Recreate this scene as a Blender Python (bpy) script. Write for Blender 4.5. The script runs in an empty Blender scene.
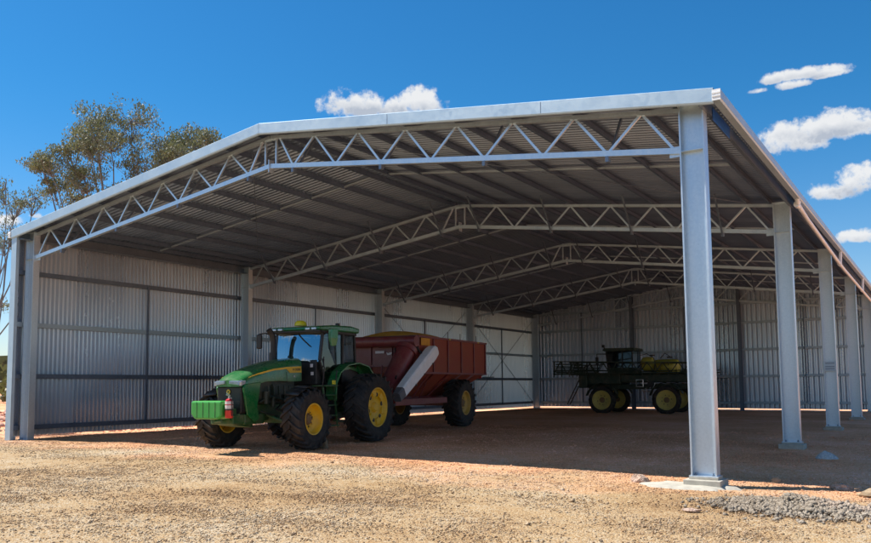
import bpy, bmesh, math, random
import numpy as np
from mathutils import Vector, Matrix, noise
rng=random.Random(7)
scene=bpy.context.scene
COL=scene.collection
PI=math.pi
def R(a): return math.radians(a)

# ------------------------------------------------------------------ materials
def newmat(name):
    m=bpy.data.materials.new(name); m.use_nodes=True
    nt=m.node_tree; b=nt.nodes['Principled BSDF']
    return m,nt,b
def ramp(nt,fac,stops):
    r=nt.nodes.new('ShaderNodeValToRGB')
    el=r.color_ramp.elements
    el[0].position,el[0].color=stops[0][0],(*stops[0][1],1)
    el[1].position,el[1].color=stops[-1][0],(*stops[-1][1],1)
    for p,c in stops[1:-1]:
        e=el.new(p); e.color=(*c,1)
    nt.links.new(fac,r.inputs[0]); return r.outputs[0]
def noise_n(nt,scale,detail=4,rough=.6,coord='Object',stretch=None,dist=0):
    tc=nt.nodes.new('ShaderNodeTexCoord'); n=nt.nodes.new('ShaderNodeTexNoise')
    n.inputs['Scale'].default_value=scale; n.inputs['Detail'].default_value=detail
    n.inputs['Roughness'].default_value=rough; n.inputs['Distortion'].default_value=dist
    o=tc.outputs[coord]
    if stretch:
        mp=nt.nodes.new('ShaderNodeMapping'); mp.inputs['Scale'].default_value=stretch
        nt.links.new(o,mp.inputs[0]); o=mp.outputs[0]
    nt.links.new(o,n.inputs['Vector']); return n.outputs['Fac']
def bump(nt,b,h,strength=.2,dist=.01):
    bp=nt.nodes.new('ShaderNodeBump'); bp.inputs['Strength'].default_value=strength; bp.inputs['Distance'].default_value=dist
    nt.links.new(h,bp.inputs['Height']); nt.links.new(bp.outputs[0],b.inputs['Normal'])
def simple(name,c,rough=.5,metal=0,var=.15,scale=6,bumpk=0,bscale=60,coat=0,stretch=None,spec=None):
    m,nt,b=newmat(name)
    c2=tuple(x*(1-var) for x in c); c1=tuple(min(1,x*(1+var)) for x in c)
    f=noise_n(nt,scale,6,.65,stretch=stretch)
    nt.links.new(ramp(nt,f,[(.3,c2),(.7,c1)]),b.inputs['Base Color'])
    b.inputs['Metallic'].default_value=metal
    rr=nt.nodes.new('ShaderNodeMapRange'); rr.inputs[3].default_value=max(.02,rough-.08); rr.inputs[4].default_value=min(1,rough+.12)
    nt.links.new(noise_n(nt,scale*2.3,4),rr.inputs[0]); nt.links.new(rr.outputs[0],b.inputs['Roughness'])
    b.inputs['Coat Weight'].default_value=coat; b.inputs['Coat Roughness'].default_value=.15
    if spec is not None: b.inputs['Specular IOR Level'].default_value=spec
    if bumpk: bump(nt,b,noise_n(nt,bscale,5),bumpk,.004)
    return m
def dusty(name,c,rough,dust=(.30,.22,.15),amt=.5,coat=0,metal=0):
    # painted surface with patchy dust
    m,nt,b=newmat(name)
    f=noise_n(nt,3.2,8,.7)
    mr=nt.nodes.new('ShaderNodeMapRange'); mr.inputs[1].default_value=.42; mr.inputs[2].default_value=.75; mr.inputs[4].default_value=amt
    nt.links.new(f,mr.inputs[0])
    mx=nt.nodes.new('ShaderNodeMix'); mx.data_type='RGBA'
    nt.links.new(mr.outputs[0],mx.inputs[0]); mx.inputs[6].default_value=(*c,1); mx.inputs[7].default_value=(*dust,1)
    nt.links.new(mx.outputs[2],b.inputs['Base Color'])
    b.inputs['Metallic'].default_value=metal
    m2=nt.nodes.new('ShaderNodeMapRange'); m2.inputs[3].default_value=rough; m2.inputs[4].default_value=.85
    nt.links.new(mr.outputs[0],m2.inputs[0]); nt.links.new(m2.outputs[0],b.inputs['Roughness'])
    b.inputs['Coat Weight'].default_value=coat; b.inputs['Coat Roughness'].default_value=.12
    return m
M={}
def galv(name,c1,c2,rough,metal,spangle=25,streak=True):
    m,nt,b=newmat(name)
    tc=nt.nodes.new('ShaderNodeTexCoord'); v=nt.nodes.new('ShaderNodeTexVoronoi'); v.inputs['Scale'].default_value=spangle
    nt.links.new(tc.outputs['Object'],v.inputs['Vector'])
    mx=nt.nodes.new('ShaderNodeMath'); mx.operation='MULTIPLY'
    nt.links.new(v.outputs['Color'],mx.inputs[0]); 
    n=noise_n(nt,.9,7,.7,stretch=(3,3,.35) if streak else None)
    ad=nt.nodes.new('ShaderNodeMath'); ad.operation='ADD'
    mx.inputs[1].default_value=.25
    nt.links.new(mx.outputs[0],ad.inputs[0]); nt.links.new(n,ad.inputs[1])
    nt.links.new(ramp(nt,ad.outputs[0],[(.35,c1),(.85,c2)]),b.inputs['Base Color'])
    b.inputs['Metallic'].default_value=metal
    rr=nt.nodes.new('ShaderNodeMapRange'); rr.inputs[1].default_value=.3; rr.inputs[2].default_value=.9; rr.inputs[3].default_value=rough-.08; rr.inputs[4].default_value=rough+.14
    nt.links.new(ad.outputs[0],rr.inputs[0]); nt.links.new(rr.outputs[0],b.inputs['Roughness'])
    return m
def sheet(name,c1,c2,rough,metal,width):
    # each roofing / walling sheet reflects a slightly different tone
    m,nt,b=newmat(name)
    tc=nt.nodes.new('ShaderNodeTexCoord'); sp=nt.nodes.new('ShaderNodeSeparateXYZ'); nt.links.new(tc.outputs['Object'],sp.inputs[0])
    def mt(op,a,c=0.):
        n=nt.nodes.new('ShaderNodeMath'); n.operation=op
        for i,x in enumerate((a,c)):
            if isinstance(x,(int,float)): n.inputs[i].default_value=x
            else: nt.links.new(x,n.inputs[i])
        return n.outputs[0]
    fx=mt('FLOOR',mt('DIVIDE',sp.outputs[0],width)) if 'wall' in name else 0.
    fy=mt('FLOOR',mt('DIVIDE',sp.outputs[1],width))
    w=nt.nodes.new('ShaderNodeTexWhiteNoise'); w.noise_dimensions='1D'; nt.links.new(mt('ADD',fy,mt('MULTIPLY',fx,.37) if not isinstance(fx,float) else 0.),w.inputs['W'])
    n=noise_n(nt,.8,7,.7,stretch=(2,2,.4)); f=mt('ADD',mt('MULTIPLY',w.outputs[0],.45),mt('MULTIPLY',n,.6))
    nt.links.new(ramp(nt,f,[(.2,c1),(.8,c2)]),b.inputs['Base Color'])
    b.inputs['Metallic'].default_value=metal
    rr=nt.nodes.new('ShaderNodeMapRange'); rr.inputs[3].default_value=rough; rr.inputs[4].default_value=rough+.14; nt.links.new(f,rr.inputs[0]); nt.links.new(rr.outputs[0],b.inputs['Roughness'])
    return m
M['galv']=galv('galvanised steel',(.50,.59,.68),(.64,.73,.81),.36,.70)
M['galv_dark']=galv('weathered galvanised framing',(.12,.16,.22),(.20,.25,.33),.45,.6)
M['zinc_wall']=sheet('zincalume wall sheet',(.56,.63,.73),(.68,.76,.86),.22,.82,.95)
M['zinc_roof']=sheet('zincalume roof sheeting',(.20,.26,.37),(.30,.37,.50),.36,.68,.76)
M['flash']=galv('zincalume flashing',(.40,.51,.60),(.48,.59,.68),.45,.5,9,False)
M['pvc']=simple('white drain pipe',(.80,.83,.86),.45,0,.08,3)
M['concrete']=simple('concrete',(.40,.37,.31),.9,0,.18,9,.5,40)
M['concrete_wet']=simple('pale concrete spill',(.40,.37,.31),.92,0,.2,5,.8,30)
M['bluesign']=simple('blue sign face',(.02,.11,.42),.35,0,.1)
M['whitepaint']=simple('white paint',(.88,.89,.90),.5,0,.08,4)
M['greypaint']=simple('grey rubber boot',(.13,.13,.14),.6,0,.1)
M['green']=dusty('green tractor paint',(.012,.150,.040),.26,amt=.22,coat=.5)
M['green_dk']=dusty('green chassis paint',(.012,.085,.02),.45,amt=.5)
M['green_wt']=dusty('bright green weight paint',(.035,.34,.050),.42,amt=.15,coat=.2)
M['yellow']=dusty('yellow paint',(.84,.50,.015),.38,amt=.35)
M['yellow_tank']=dusty('yellow moulded tank',(.50,.44,.06),.5,amt=.25)
M['cream_rim']=dusty('dusty cream yellow rim',(.62,.50,.12),.6,amt=.5)
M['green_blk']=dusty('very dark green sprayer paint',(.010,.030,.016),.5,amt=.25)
M['black']=dusty('black plastic',(.012,.012,.013),.45,dust=(.12,.09,.07),amt=.3)
M['rubber']=dusty('tyre rubber',(.014,.014,.015),.75,dust=(.12,.09,.065),amt=.55)
M['maroon']=dusty('maroon cart paint',(.17,.020,.026),.42,amt=.3,coat=.15)
M['rust']=dusty('faded red brown cart panel',(.27,.046,.022),.6,dust=(.30,.11,.055),amt=.7)
M['tarp']=simple('ochre yellow load cover',(.62,.30,.035),.7,0,.12,3,.4,20)
M['red']=simple('red extinguisher paint',(.55,.012,.02),.3,0,.06,coat=.4)
M['label']=simple('pale label',(.68,.62,.60),.5,0,.05)
M['chrome']=simple('bare steel',(.55,.55,.55),.3,.9,.1)
M['amber']=simple('amber yellow dome',(.72,.62,.03),.25,0,.05)
M['ink']=simple('dark lettering',(.02,.035,.02),.5)
M['white_ink']=simple('white lettering',(.75,.75,.75),.5)
M['lamp']=simple('headlight lens',(.34,.40,.50),.08,.5,.05)
M['interior']=simple('dark cab interior',(.02,.02,.022),.7)
M['hubgrey']=dusty('rusty hub',(.20,.12,.05),.6,amt=.5)
M['mound']=simple('blue grey gravel heap',(.44,.44,.43),.95,0,.35,30,.8,60)
M['engine_mat']=dusty('oily dark engine casting',(.014,.030,.020),.5,amt=.35)
M['ochre_rim']=dusty('ochre cart rim',(.58,.36,.07),.55,amt=.5)
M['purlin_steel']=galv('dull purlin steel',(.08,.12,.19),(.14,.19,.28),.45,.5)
M['clod']=simple('dry clay clod',(.33,.24,.15),.95,0,.3,12,.8,40)
M['seatcloth']=simple('seat fabric',(.05,.05,.045),.9)
def glass(nm,tr,base,ior):
    m,nt,b=newmat(nm)
    nt.nodes.remove(b); out=nt.nodes['Material Output']
    t=nt.nodes.new('ShaderNodeBsdfTransparent'); t.inputs[0].default_value=(*tr,1)
    g=nt.nodes.new('ShaderNodeBsdfGlossy'); g.inputs['Roughness'].default_value=.02; g.inputs[0].default_value=(.85,.95,1,1)
    lw=nt.nodes.new('ShaderNodeLayerWeight'); lw.inputs[0].default_value=.5; fr=nt.nodes.new('ShaderNodeMath'); fr.operation='POWER'; nt.links.new(lw.outputs['Facing'],fr.inputs[0]); fr.inputs[1].default_value=4.0
    ad=nt.nodes.new('ShaderNodeMath'); ad.inputs[1].default_value=base
    nt.links.new(fr.outputs[0],ad.inputs[0])
    mx=nt.nodes.new('ShaderNodeMixShader'); nt.links.new(ad.outputs[0],mx.inputs[0]); nt.links.new(t.outputs[0],mx.inputs[1]); nt.links.new(g.outputs[0],mx.inputs[2])
    nt.links.new(mx.outputs[0],out.inputs[0]); return m
M['glass']=glass('tinted windscreen glass',(.3,.38,.38),.36,1.5)
M['glass_side']=glass('tinted side glass',(.2,.25,.25),.06,1.4)
M['glass_dark']=glass('dark tinted cab glass',(.07,.09,.09),.03,1.35)

def ground_mat(name,stops,grain=True):
    m,nt,b=newmat(name)
    tc=nt.nodes.new('ShaderNodeTexCoord')
    def nz(s,d=6,r=.65):
        n=nt.nodes.new('ShaderNodeTexNoise'); n.inputs['Scale'].default_value=s; n.inputs['Detail'].default_value=d; n.inputs['Roughness'].default_value=r
        nt.links.new(tc.outputs['Object'],n.inputs['Vector']); return n.outputs['Fac']
    big=nz(.22,6,.6)
    def vor(s):
        v=nt.nodes.new('ShaderNodeTexVoronoi'); v.inputs['Scale'].default_value=s
        nt.links.new(tc.outputs['Object'],v.inputs['Vector']); return v
    v1=vor(34); v2=vor(80)
    sep=nt.nodes.new('ShaderNodeSeparateColor'); nt.links.new(v1.outputs['Color'],sep.inputs[0])
    sep2=nt.nodes.new('ShaderNodeSeparateColor'); nt.links.new(v2.outputs['Color'],sep2.inputs[0])
    def mth(op,a,c):
        n=nt.nodes.new('ShaderNodeMath'); n.operation=op
        for i,x in enumerate((a,c)):
            if isinstance(x,(int,float)): n.inputs[i].default_value=x
            else: nt.links.new(x,n.inputs[i])
        return n.outputs[0]
    s=mth('ADD',mth('MULTIPLY',big,.75),mth('ADD',mth('MULTIPLY',nz(3.0,6,.7),.35),mth('ADD',mth('MULTIPLY',sep.outputs[0],.28),mth('MULTIPLY',sep2.outputs[1],.24))))
    s=mth('SUBTRACT',s,.32)
    base=ramp(nt,s,stops)
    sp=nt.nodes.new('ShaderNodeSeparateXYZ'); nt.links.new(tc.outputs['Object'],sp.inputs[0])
    # redder soil towards the shed, colour also brightened to lift the shaded floor
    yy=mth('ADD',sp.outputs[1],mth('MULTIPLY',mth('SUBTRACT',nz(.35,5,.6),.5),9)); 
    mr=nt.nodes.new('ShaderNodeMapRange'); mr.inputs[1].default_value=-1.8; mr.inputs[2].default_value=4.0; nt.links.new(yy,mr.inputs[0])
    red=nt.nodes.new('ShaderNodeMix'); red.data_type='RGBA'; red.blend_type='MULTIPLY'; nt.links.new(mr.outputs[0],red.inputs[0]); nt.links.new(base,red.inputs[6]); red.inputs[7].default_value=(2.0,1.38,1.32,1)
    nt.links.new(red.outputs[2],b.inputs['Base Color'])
    b.inputs['Roughness'].default_value=.95; b.inputs['Specular IOR Level'].default_value=.2
    h=mth('ADD',mth('MULTIPLY',v1.outputs['Distance'],-1.2),mth('ADD',mth('MULTIPLY',v2.outputs['Distance'],-.7),nz(26,5,.7)))
    bump(nt,b,h,.8,.022)
    return m
GST=[(.18,(.17,.095,.05)),(.36,(.38,.23,.11)),(.50,(.47,.32,.165)),(.64,(.47,.365,.24)),(.85,(.62,.54,.43))]
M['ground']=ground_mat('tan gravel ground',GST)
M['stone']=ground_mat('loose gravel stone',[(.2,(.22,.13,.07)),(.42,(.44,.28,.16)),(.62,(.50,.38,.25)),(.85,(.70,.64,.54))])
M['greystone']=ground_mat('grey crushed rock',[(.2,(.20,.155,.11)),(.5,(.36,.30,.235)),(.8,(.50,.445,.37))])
M['scrub']=simple('dry scrub ground',(.26,.21,.13),.95,0,.45,.8,.8,3)

# ------------------------------------------------------------------ mesh helper
class MB:
    def __init__(s): s.v=[]; s.f=[]
    def add(s,vs,fs):
        o=len(s.v); s.v+= [tuple(v) for v in vs]; s.f+=[tuple(i+o for i in f) for f in fs]; return s
    def box(s,x0,x1,y0,y1,z0,z1):
        vs=[(x0,y0,z0),(x1,y0,z0),(x1,y1,z0),(x0,y1,z0),(x0,y0,z1),(x1,y0,z1),(x1,y1,z1),(x0,y1,z1)]
        return s.add(vs,[(0,3,2,1),(4,5,6,7),(0,1,5,4),(1,2,6,5),(2,3,7,6),(3,0,4,7)])
    def beam(s,p,q,w,h,up=(0,0,1)):
        p=Vector(p);q=Vector(q);d=(q-p).normalized();u=Vector(up)
        if abs(d.dot(u))>.98:u=Vector((0,1,0))
        sd=d.cross(u).normalized();u=sd.cross(d).normalized()
        vs=[]
        for c in(p,q):
            for a,b in((-1,-1),(1,-1),(1,1),(-1,1)): vs.append(c+sd*(a*w/2)+u*(b*h/2))
        return s.add(vs,[(0,1,2,3),(7,6,5,4),(0,4,5,1),(1,5,6,2),(2,6,7,3),(3,7,4,0)])
    def tube(s,pts,r,n=10,cap=True):
        pts=[Vector(p) for p in pts]; rs=r if isinstance(r,(list,tuple)) else [r]*len(pts)
        rings=[];prev=None
        for i,p in enumerate(pts):
            d=(pts[min(i+1,len(pts)-1)]-pts[max(i-1,0)]).normalized()
            u=prev if prev is not None else (Vector((0,0,1)) if abs(d.z)<.9 else Vector((1,0,0)))
            a=d.cross(u).normalized(); b=a.cross(d).normalized(); prev=b
            rings.append([p+a*(math.cos(2*PI*k/n)*rs[i])+b*(math.sin(2*PI*k/n)*rs[i]) for k in range(n)])
        vs=[v for g in rings for v in g];fs=[]
        for i in range(len(pts)-1):
            for k in range(n):
                fs.append((i*n+k,i*n+(k+1)%n,(i+1)*n+(k+1)%n,(i+1)*n+k))
        if cap: fs+= [tuple(range(n))[::-1],tuple((len(pts)-1)*n+k for k in range(n))]
        return s.add(vs,fs)
    def prism(s,poly,a0,a1,axis='y'):
        def P(u,v,a): return {'y':(u,a,v),'x':(a,u,v),'z':(u,v,a)}[axis]
        n=len(poly); vs=[P(u,v,a0) for u,v in poly]+[P(u,v,a1) for u,v in poly]
        fs=[tuple(range(n)),tuple(range(2*n-1,n-1,-1))]+[(i,i+n,(i+1)%n+n,(i+1)%n) for i in range(n)]
        return s.add(vs,fs)
    def lathe(s,prof,c=(0,0,0),axis='y',n=40,closed=False):
        # prof: (r, a) radius, axial
        vs=[];fs=[];m=len(prof)
        for k in range(n):
            t=2*PI*k/n
            for r,a in prof:
                u,w=r*math.cos(t),r*math.sin(t)
                p={'y':(u,a,w),'z':(u,w,a),'x':(a,u,w)}[axis]
                vs.append((p[0]+c[0],p[1]+c[1],p[2]+c[2]))
        for k in range(n):
            k2=(k+1)%n
            for j in range(m if closed else m-1):
                j2=(j+1)%m
                fs.append((k*m+j,k*m+j2,k2*m+j2,k2*m+j))
        return s.add(vs,fs)
    def loft(s,secs,cap=True):
        n=len(secs[0]); vs=[v for g in secs for v in g];fs=[]
        for i in range(len(secs)-1):
            for k in range(n): fs.append((i*n+k,i*n+(k+1)%n,(i+1)*n+(k+1)%n,(i+1)*n+k))
        if cap: fs+=[tuple(range(n))[::-1],tuple((len(secs)-1)*n+k for k in range(n))]
        return s.add(vs,fs)
    def build(s,name,mat,parent=None,smooth=False,bevel=0,label=None,loc=None,subsurf=0):
        me=bpy.data.meshes.new(name); me.from_pydata(s.v,[],s.f); me.validate()
        bm=bmesh.new(); bm.from_mesh(me); bmesh.ops.recalc_face_normals(bm,faces=bm.faces); bm.to_mesh(me); bm.free()
        me.materials.append(M[mat] if isinstance(mat,str) else mat)
        o=bpy.data.objects.new(name,me); COL.objects.link(o)
        if parent: o.parent=parent
        if loc: o.location=loc
        if bevel:
            b=o.modifiers.new('bevel','BEVEL'); b.width=bevel; b.segments=2; b.limit_method='ANGLE'; b.angle_limit=R(40)
        if subsurf:
            q=o.modifiers.new('subsurf','SUBSURF'); q.levels=subsurf; q.render_levels=subsurf
        if smooth:
            for p in me.polygons: p.use_smooth=True
            try: me.set_sharp_from_angle(angle=R(38))
            except Exception: pass
        if label: o['label']=label
        return o
def empty(name,loc,rz,label,cat,group=None):
    o=bpy.data.objects.new(name,None); COL.objects.link(o); o.location=loc; o.rotation_euler=(0,0,rz)
    o['label']=label; o['category']=cat
    if group:o['group']=group
    o.empty_display_size=.2
    return o
def tag(o,label,cat,group=None,kind=None):
    if label:o['label']=label
    if cat:o['category']=cat
    if group:o['group']=group
    if kind:o['kind']=kind
    return o
def text(name,body,size,mat,parent,mtx,depth=.002,bold=0):
    cu=bpy.data.curves.new(name,'FONT'); cu.body=body; cu.size=size; cu.extrude=depth; cu.offset=bold; cu.align_x='CENTER'; cu.align_y='CENTER'
    t=bpy.data.objects.new(name,cu); COL.objects.link(t)
    bpy.context.view_layer.update()
    me=bpy.data.meshes.new_from_object(t.evaluated_get(bpy.context.evaluated_depsgraph_get()))
    bpy.data.objects.remove(t)
    o=bpy.data.objects.new(name,me); COL.objects.link(o); me.materials.clear(); me.materials.append(M[mat]); o.parent=parent; o.matrix_local=mtx
    return o
def frame_mtx(o,xd,yd):
    x=Vector(xd).normalized();y=Vector(yd).normalized();z=x.cross(y)
    m=Matrix((x,y,z)).transposed().to_4x4(); m.translation=Vector(o); return m

# ------------------------------------------------------------------ shed dimensions
W=21.145; L=9.6; ZB=5.962; ZT=6.732; ZBr=7.347; ZTr=8.114; H=W/2; SL=(ZTr-ZT)/H
Y0=-.42; Y1=4*L+.55; XL=-.72; XR=W+.70
def gz(x,y):
    f=min(1.15,max(0,x/21)); b=min(1,max(0,(y-4)/34))
    return (-.235*f)*(1-b)+b*(-.05-.10*f)
def roofz(x): return ZTr+.06+.15-SL*abs(x-H)       # underside of sheeting

# ------------------------------------------------------------------ ground
def build_ground():
    # graded grid, finer near the yard in front of the shed
    def axis(lo,hi,c0,c1,fine,coarse):
        a=[c0]
        while a[-1]<c1: a.append(a[-1]+fine)
        st=fine;x=a[-1]
        while x<hi: st=min(coarse,st*1.18);x+=st;a.append(x)
        st=fine;x=c0;b=[]
        while x>lo: st=min(coarse,st*1.18);x-=st;b.append(x)
        return np.array(b[::-1]+a)
    xs=axis(-1500,1500,3,29,.07,150); ys=axis(-1500,1500,-10,5,.07,150)
    X,Y=np.meshgrid(xs,ys); Z=np.zeros_like(X)
    for i in range(X.shape[0]):
        for j in range(X.shape[1]):
            x,y=X[i,j],Y[i,j]; z=gz(x,y)
            if -30<x<60 and -30<y<60:
                z+=.020*noise.noise((x*.6,y*.6,0))+.012*noise.noise((x*2.3,y*2.3,3))
                if 0<x<32 and -14<y<8:
                    z+=.012*noise.noise((x*5.5,y*5.5,7))+.006*noise.noise((x*11,y*11,1))
                if y<-.5 and x>8: # shallow wheel ruts across the yard
                    for c,a in((-4.2,.12),(-5.9,.12),(-7.6,.09)):
                        z-=.022*math.exp(-((y-c-a*(x-12)+.5*math.sin(x*.25))/.22)**2)
            else: z+=.5*noise.noise((x*.02,y*.02,0))
            Z[i,j]=z
    ny,nx=X.shape
    me=bpy.data.meshes.new('ground')
    co=np.stack([X,Y,Z],-1).reshape(-1,3)
    idx=np.arange(nx*ny).reshape(ny,nx)
    q=np.stack([idx[:-1,:-1],idx[:-1,1:],idx[1:,1:],idx[1:,:-1]],-1).reshape(-1,4)
    me.vertices.add(len(co)); me.vertices.foreach_set('co',co.ravel())
    me.loops.add(q.size); me.loops.foreach_set('vertex_index',q.ravel().astype(np.int32))
    me.polygons.add(len(q)); me.polygons.foreach_set('loop_start',np.arange(0,q.size,4,dtype=np.int32)); me.polygons.foreach_set('loop_total',np.full(len(q),4,dtype=np.int32))
    me.update(); me.validate()
    me.polygons.foreach_set('use_smooth',np.ones(len(q),dtype=bool))
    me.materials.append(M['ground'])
    o=bpy.data.objects.new('ground',me); COL.objects.link(o); o['kind']='structure'
build_ground()

OCT=np.array([(1,0,0),(-1,0,0),(0,1,0),(0,-1,0),(0,0,1),(0,0,-1)],float)
OF=np.array([(0,2,4),(2,1,4),(1,3,4),(3,0,4),(2,0,5),(1,2,5),(3,1,5),(0,3,5)])
def stones_mesh(name,P,S,mat,seed=1,flat=.65):
    g=np.random.default_rng(seed); n=len(P)
    v=OCT[None]*S[:,None,None]*g.uniform(.6,1.25,(n,6,3))+g.uniform(-.3,.3,(n,6,3))*S[:,None,None]
    a=g.uniform(0,6.28,n);t=g.uniform(-.6,.6,n);c,s_=np.cos(a),np.sin(a)
    v[:,:,2]*=flat
    ct,st=np.cos(t),np.sin(t)
    y=v[:,:,1]*ct[:,None]-v[:,:,2]*st[:,None];z=v[:,:,1]*st[:,None]+v[:,:,2]*ct[:,None]
    x=v[:,:,0]
    v=np.stack([x*c[:,None]-y*s_[:,None],x*s_[:,None]+y*c[:,None],z],-1)+P[:,None,:]
    f=(OF[None]+np.arange(n)[:,None,None]*6).reshape(-1,3)
    me=bpy.data.meshes.new(name); co=v.reshape(-1,3)
    me.vertices.add(len(co)); me.vertices.foreach_set('co',co.ravel())
    me.loops.add(f.size); me.loops.foreach_set('vertex_index',f.ravel().astype(np.int32))
    me.polygons.add(len(f)); me.polygons.foreach_set('loop_start',np.arange(0,f.size,3,dtype=np.int32)); me.polygons.foreach_set('loop_total',np.full(len(f),3,dtype=np.int32))
    me.update(); me.validate(); me.materials.append(M[mat])
    o=bpy.data.objects.new(name,me); COL.objects.link(o); return o
def scatter():
    g=np.random.default_rng(3); P=[];S=[]
    def put(n,x0,x1,y0,y1,s0,s1,clump):
        x=g.uniform(x0,x1,n);y=g.uniform(y0,y1,n)
        s=s0+(s1-s0)*g.random(n)**3
        for i in range(n):
            if clump and noise.noise((x[i]*.55,y[i]*.8,5))<g.uniform(-.55,.35): continue
            z=gz(x[i],y[i])+.020*noise.noise((x[i]*.6,y[i]*.6,0))+.012*noise.noise((x[i]*2.3,y[i]*2.3,3))
            P.append((x[i],y[i],z+s[i]*.15));S.append(s[i])
    put(230000,8,30,-11,-3.5,.005,.022,True)
    put(130000,-3,30,-3.5,3.5,.007,.025,True)
    put(26000,-2,26,3.5,16,.012,.04,True)
    put(500,4,30,-10,12,.025,.06,False)
    put(9000,2,30,-11,2,.016,.038,True)
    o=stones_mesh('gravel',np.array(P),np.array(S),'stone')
    tag(o,'loose tan gravel scattered over the yard and shed floor','gravel',kind='stuff')
scatter()

# ------------------------------------------------------------------ shed
shed=empty('farm_shed',(0,0,0),0,'open fronted gable farm shed of galvanised steel trusses, columns and corrugated sheet','shed')
def column(x0,x1,y,name='column',ztop=None,plinth=True):
    m=MB(); w=.13 if plinth else .11
    zb=-.0386 if plinth else gz(x0,y)+.02
    zt=ztop if ztop else ZT+.05
    t=.012
    m.box(x0,x0+t,y-w,y+w,zb,zt); m.box(x1-t,x1,y-w,y+w,zb,zt)
    m.box(x0+t+.001,x1-t-.001,y-.006,y+.006,zb,zt)
    # lips on the open channel edges
    for xx,s in((x0,1),(x1,-1)):
        for yy in(-w,w): m.box(min(xx+s*.0121,xx+s*.028),max(xx+s*.0121,xx+s*.028),y+yy-(.0 if yy<0 else .012),y+yy+(.012 if yy<0 else 0),zb,zt)
    o=m.build(name,'galv',shed)
    # stiffeners at chord height and cap plate
    MB().box(x0+.014,x1-.014,y-w+.003,y-.008,ZB-.045,ZB-.033).build('stiffener_plate','galv',o)
    MB().box(x0-.02,x1+.02,y-w-.02,y+w+.02,zt,zt+.012).build('cap_plate','galv',o)
    p=MB(); p.box(x0-.03,x1+.03,y-w-.03,y+w+.03,zb-.02,zb-.001)
    p.build('base_plate','galv',o)
    for bx in(x0+.07,x1-.07):
        for by in(y-w+.05,y+w-.05):
            b=MB(); b.tube([(bx,by,zb-.0005),(bx,by,zb+.05)],.014,6); b.tube([(bx,by,zb+.0),(bx,by,zb+.018)],.026,6)
            b.build('anchor_bolt','galv_dark',o)
    if plinth:
        zg=gz(x0,y)-.15
        p=MB().box(x0-.02,x1+.03,y-w-.055,y+w+.055,zb-.062,zb-.021); p.build('grout_pad','concrete',o)
        p=MB().box(x0-.10,x1+.10,y-w-.17,y+w+.17,zg,zb-.063); p.build('concrete_plinth','concrete',o,bevel=.012)
    return o
cols_r=[];cols_l=[]
for k in range(5):
    y=k*L-(.05 if k==4 else 0)
    cols_r.append(column(W,W+.455,y))
    cols_l.append(column(-.46,0,y,plinth=False))
for x in(W/3,2*W/3):
    m=MB(); y=4*L-.05; zt=roofz(x)-.2
    m.box(x-.1,x+.1,y-.17,y-.158,-.2,zt); m.box(x-.1,x+.1,y+.158,y+.17,-.2,zt); m.box(x-.006,x+.006,y-.157,y+.157,-.2,zt)
    m.build('wind_column','galv_dark',shed)
# notice plate on the third column from the front
s=MB().box(W+.03,W+.43,2*L-.165,2*L-.150,2.05,2.42); n_=s.build('notice_plate','flash',cols_r[2])
tt=MB()
for z in(2.12,2.2,2.33): tt.box(W+.07,W+.39,2*L-.1665,2*L-.1655,z,z+.03)
tt.build('notice_marks','galv_dark',n_)

def make_truss(y,idx):
    top=lambda x: ZTr-SL*abs(x-H)
    bot=lambda x: ZBr-(ZBr-ZB)/H*abs(x-H)
    root=MB().box(H-.22,H+.22,y-.006,y+.006,ZTr-.10,ZTr+.045).build('roof_truss','galv',shed)
    MB().box(H-.012,H+.012,y-.09,y+.09,ZBr-.17,ZBr+.16).build('splice_plate','galv',root)
    for xx,s in((0,1),(W,-1)):
        MB().box(min(xx,xx+s*.22),max(xx,xx+s*.22),y-.006,y+.006,ZB-.10,ZB+.10).build('gusset_plate','galv',root)
    t=MB();b=MB()
    for s in(-1,1):
        xe=H+s*H
        for dy in(-.032,.032):
            t.beam((H+s*.014,y+dy,ZTr),(xe-s*.001,y+dy,ZT),.045,.085)
            b.beam((H+s*.014,y+dy,ZBr),(xe-s*.001,y+dy,ZB),.045,.115)
    t.build('top_chord','galv',root); b.build('bottom_chord','galv',root)
    def web(x0,z0,x1,z1):
        w=MB().beam((x0,y-.001,z0),(x1,y-.001,z1),.042,.05); w.build('web_member','galv',root)
    for s in(-1,1):
        web(H+s*.19,top(H+.19),H+s*.19,bot(H+.19))
        px,pz=H+s*.30,top(H+.30)
        for k in range(7):
            bx=H+s*(.79+1.39*k); web(px,pz,bx,bot(bx))
            tx=H+s*(1.49+1.39*k); web(bx,bot(bx),tx,top(tx)); px,pz=tx,top(tx)
        web(px,pz,H+s*(H-.10),bot(H+s*(H-.1)))
    for s in(-1,1):
        for d in(.79,3.57,6.35,9.13):
            x=H+s*d; z=bot(x)-.06; MB().box(x-.035,x+.035,y-.06,y+.06,z-.11,z).build('cleat','galv_dark',root)
    # fly braces from bottom chord up to the purlins
    for s in(-1,1):
        for d in(.79,3.57,6.35,9.13):
            x=H+s*d
            for q in((-1,) if idx==4 else (1,) if idx==0 else (-1,)):
                fb=MB().beam((x,y+.05*q,bot(x)-.12),(x-.0*s,y+q*.85,roofz(x)-.03),.045,.045)
                fb.build('fly_brace','galv_dark',root)
    return root
for k in range(5): make_truss(k*L if k<4 else 4*L-.05,k)

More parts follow.
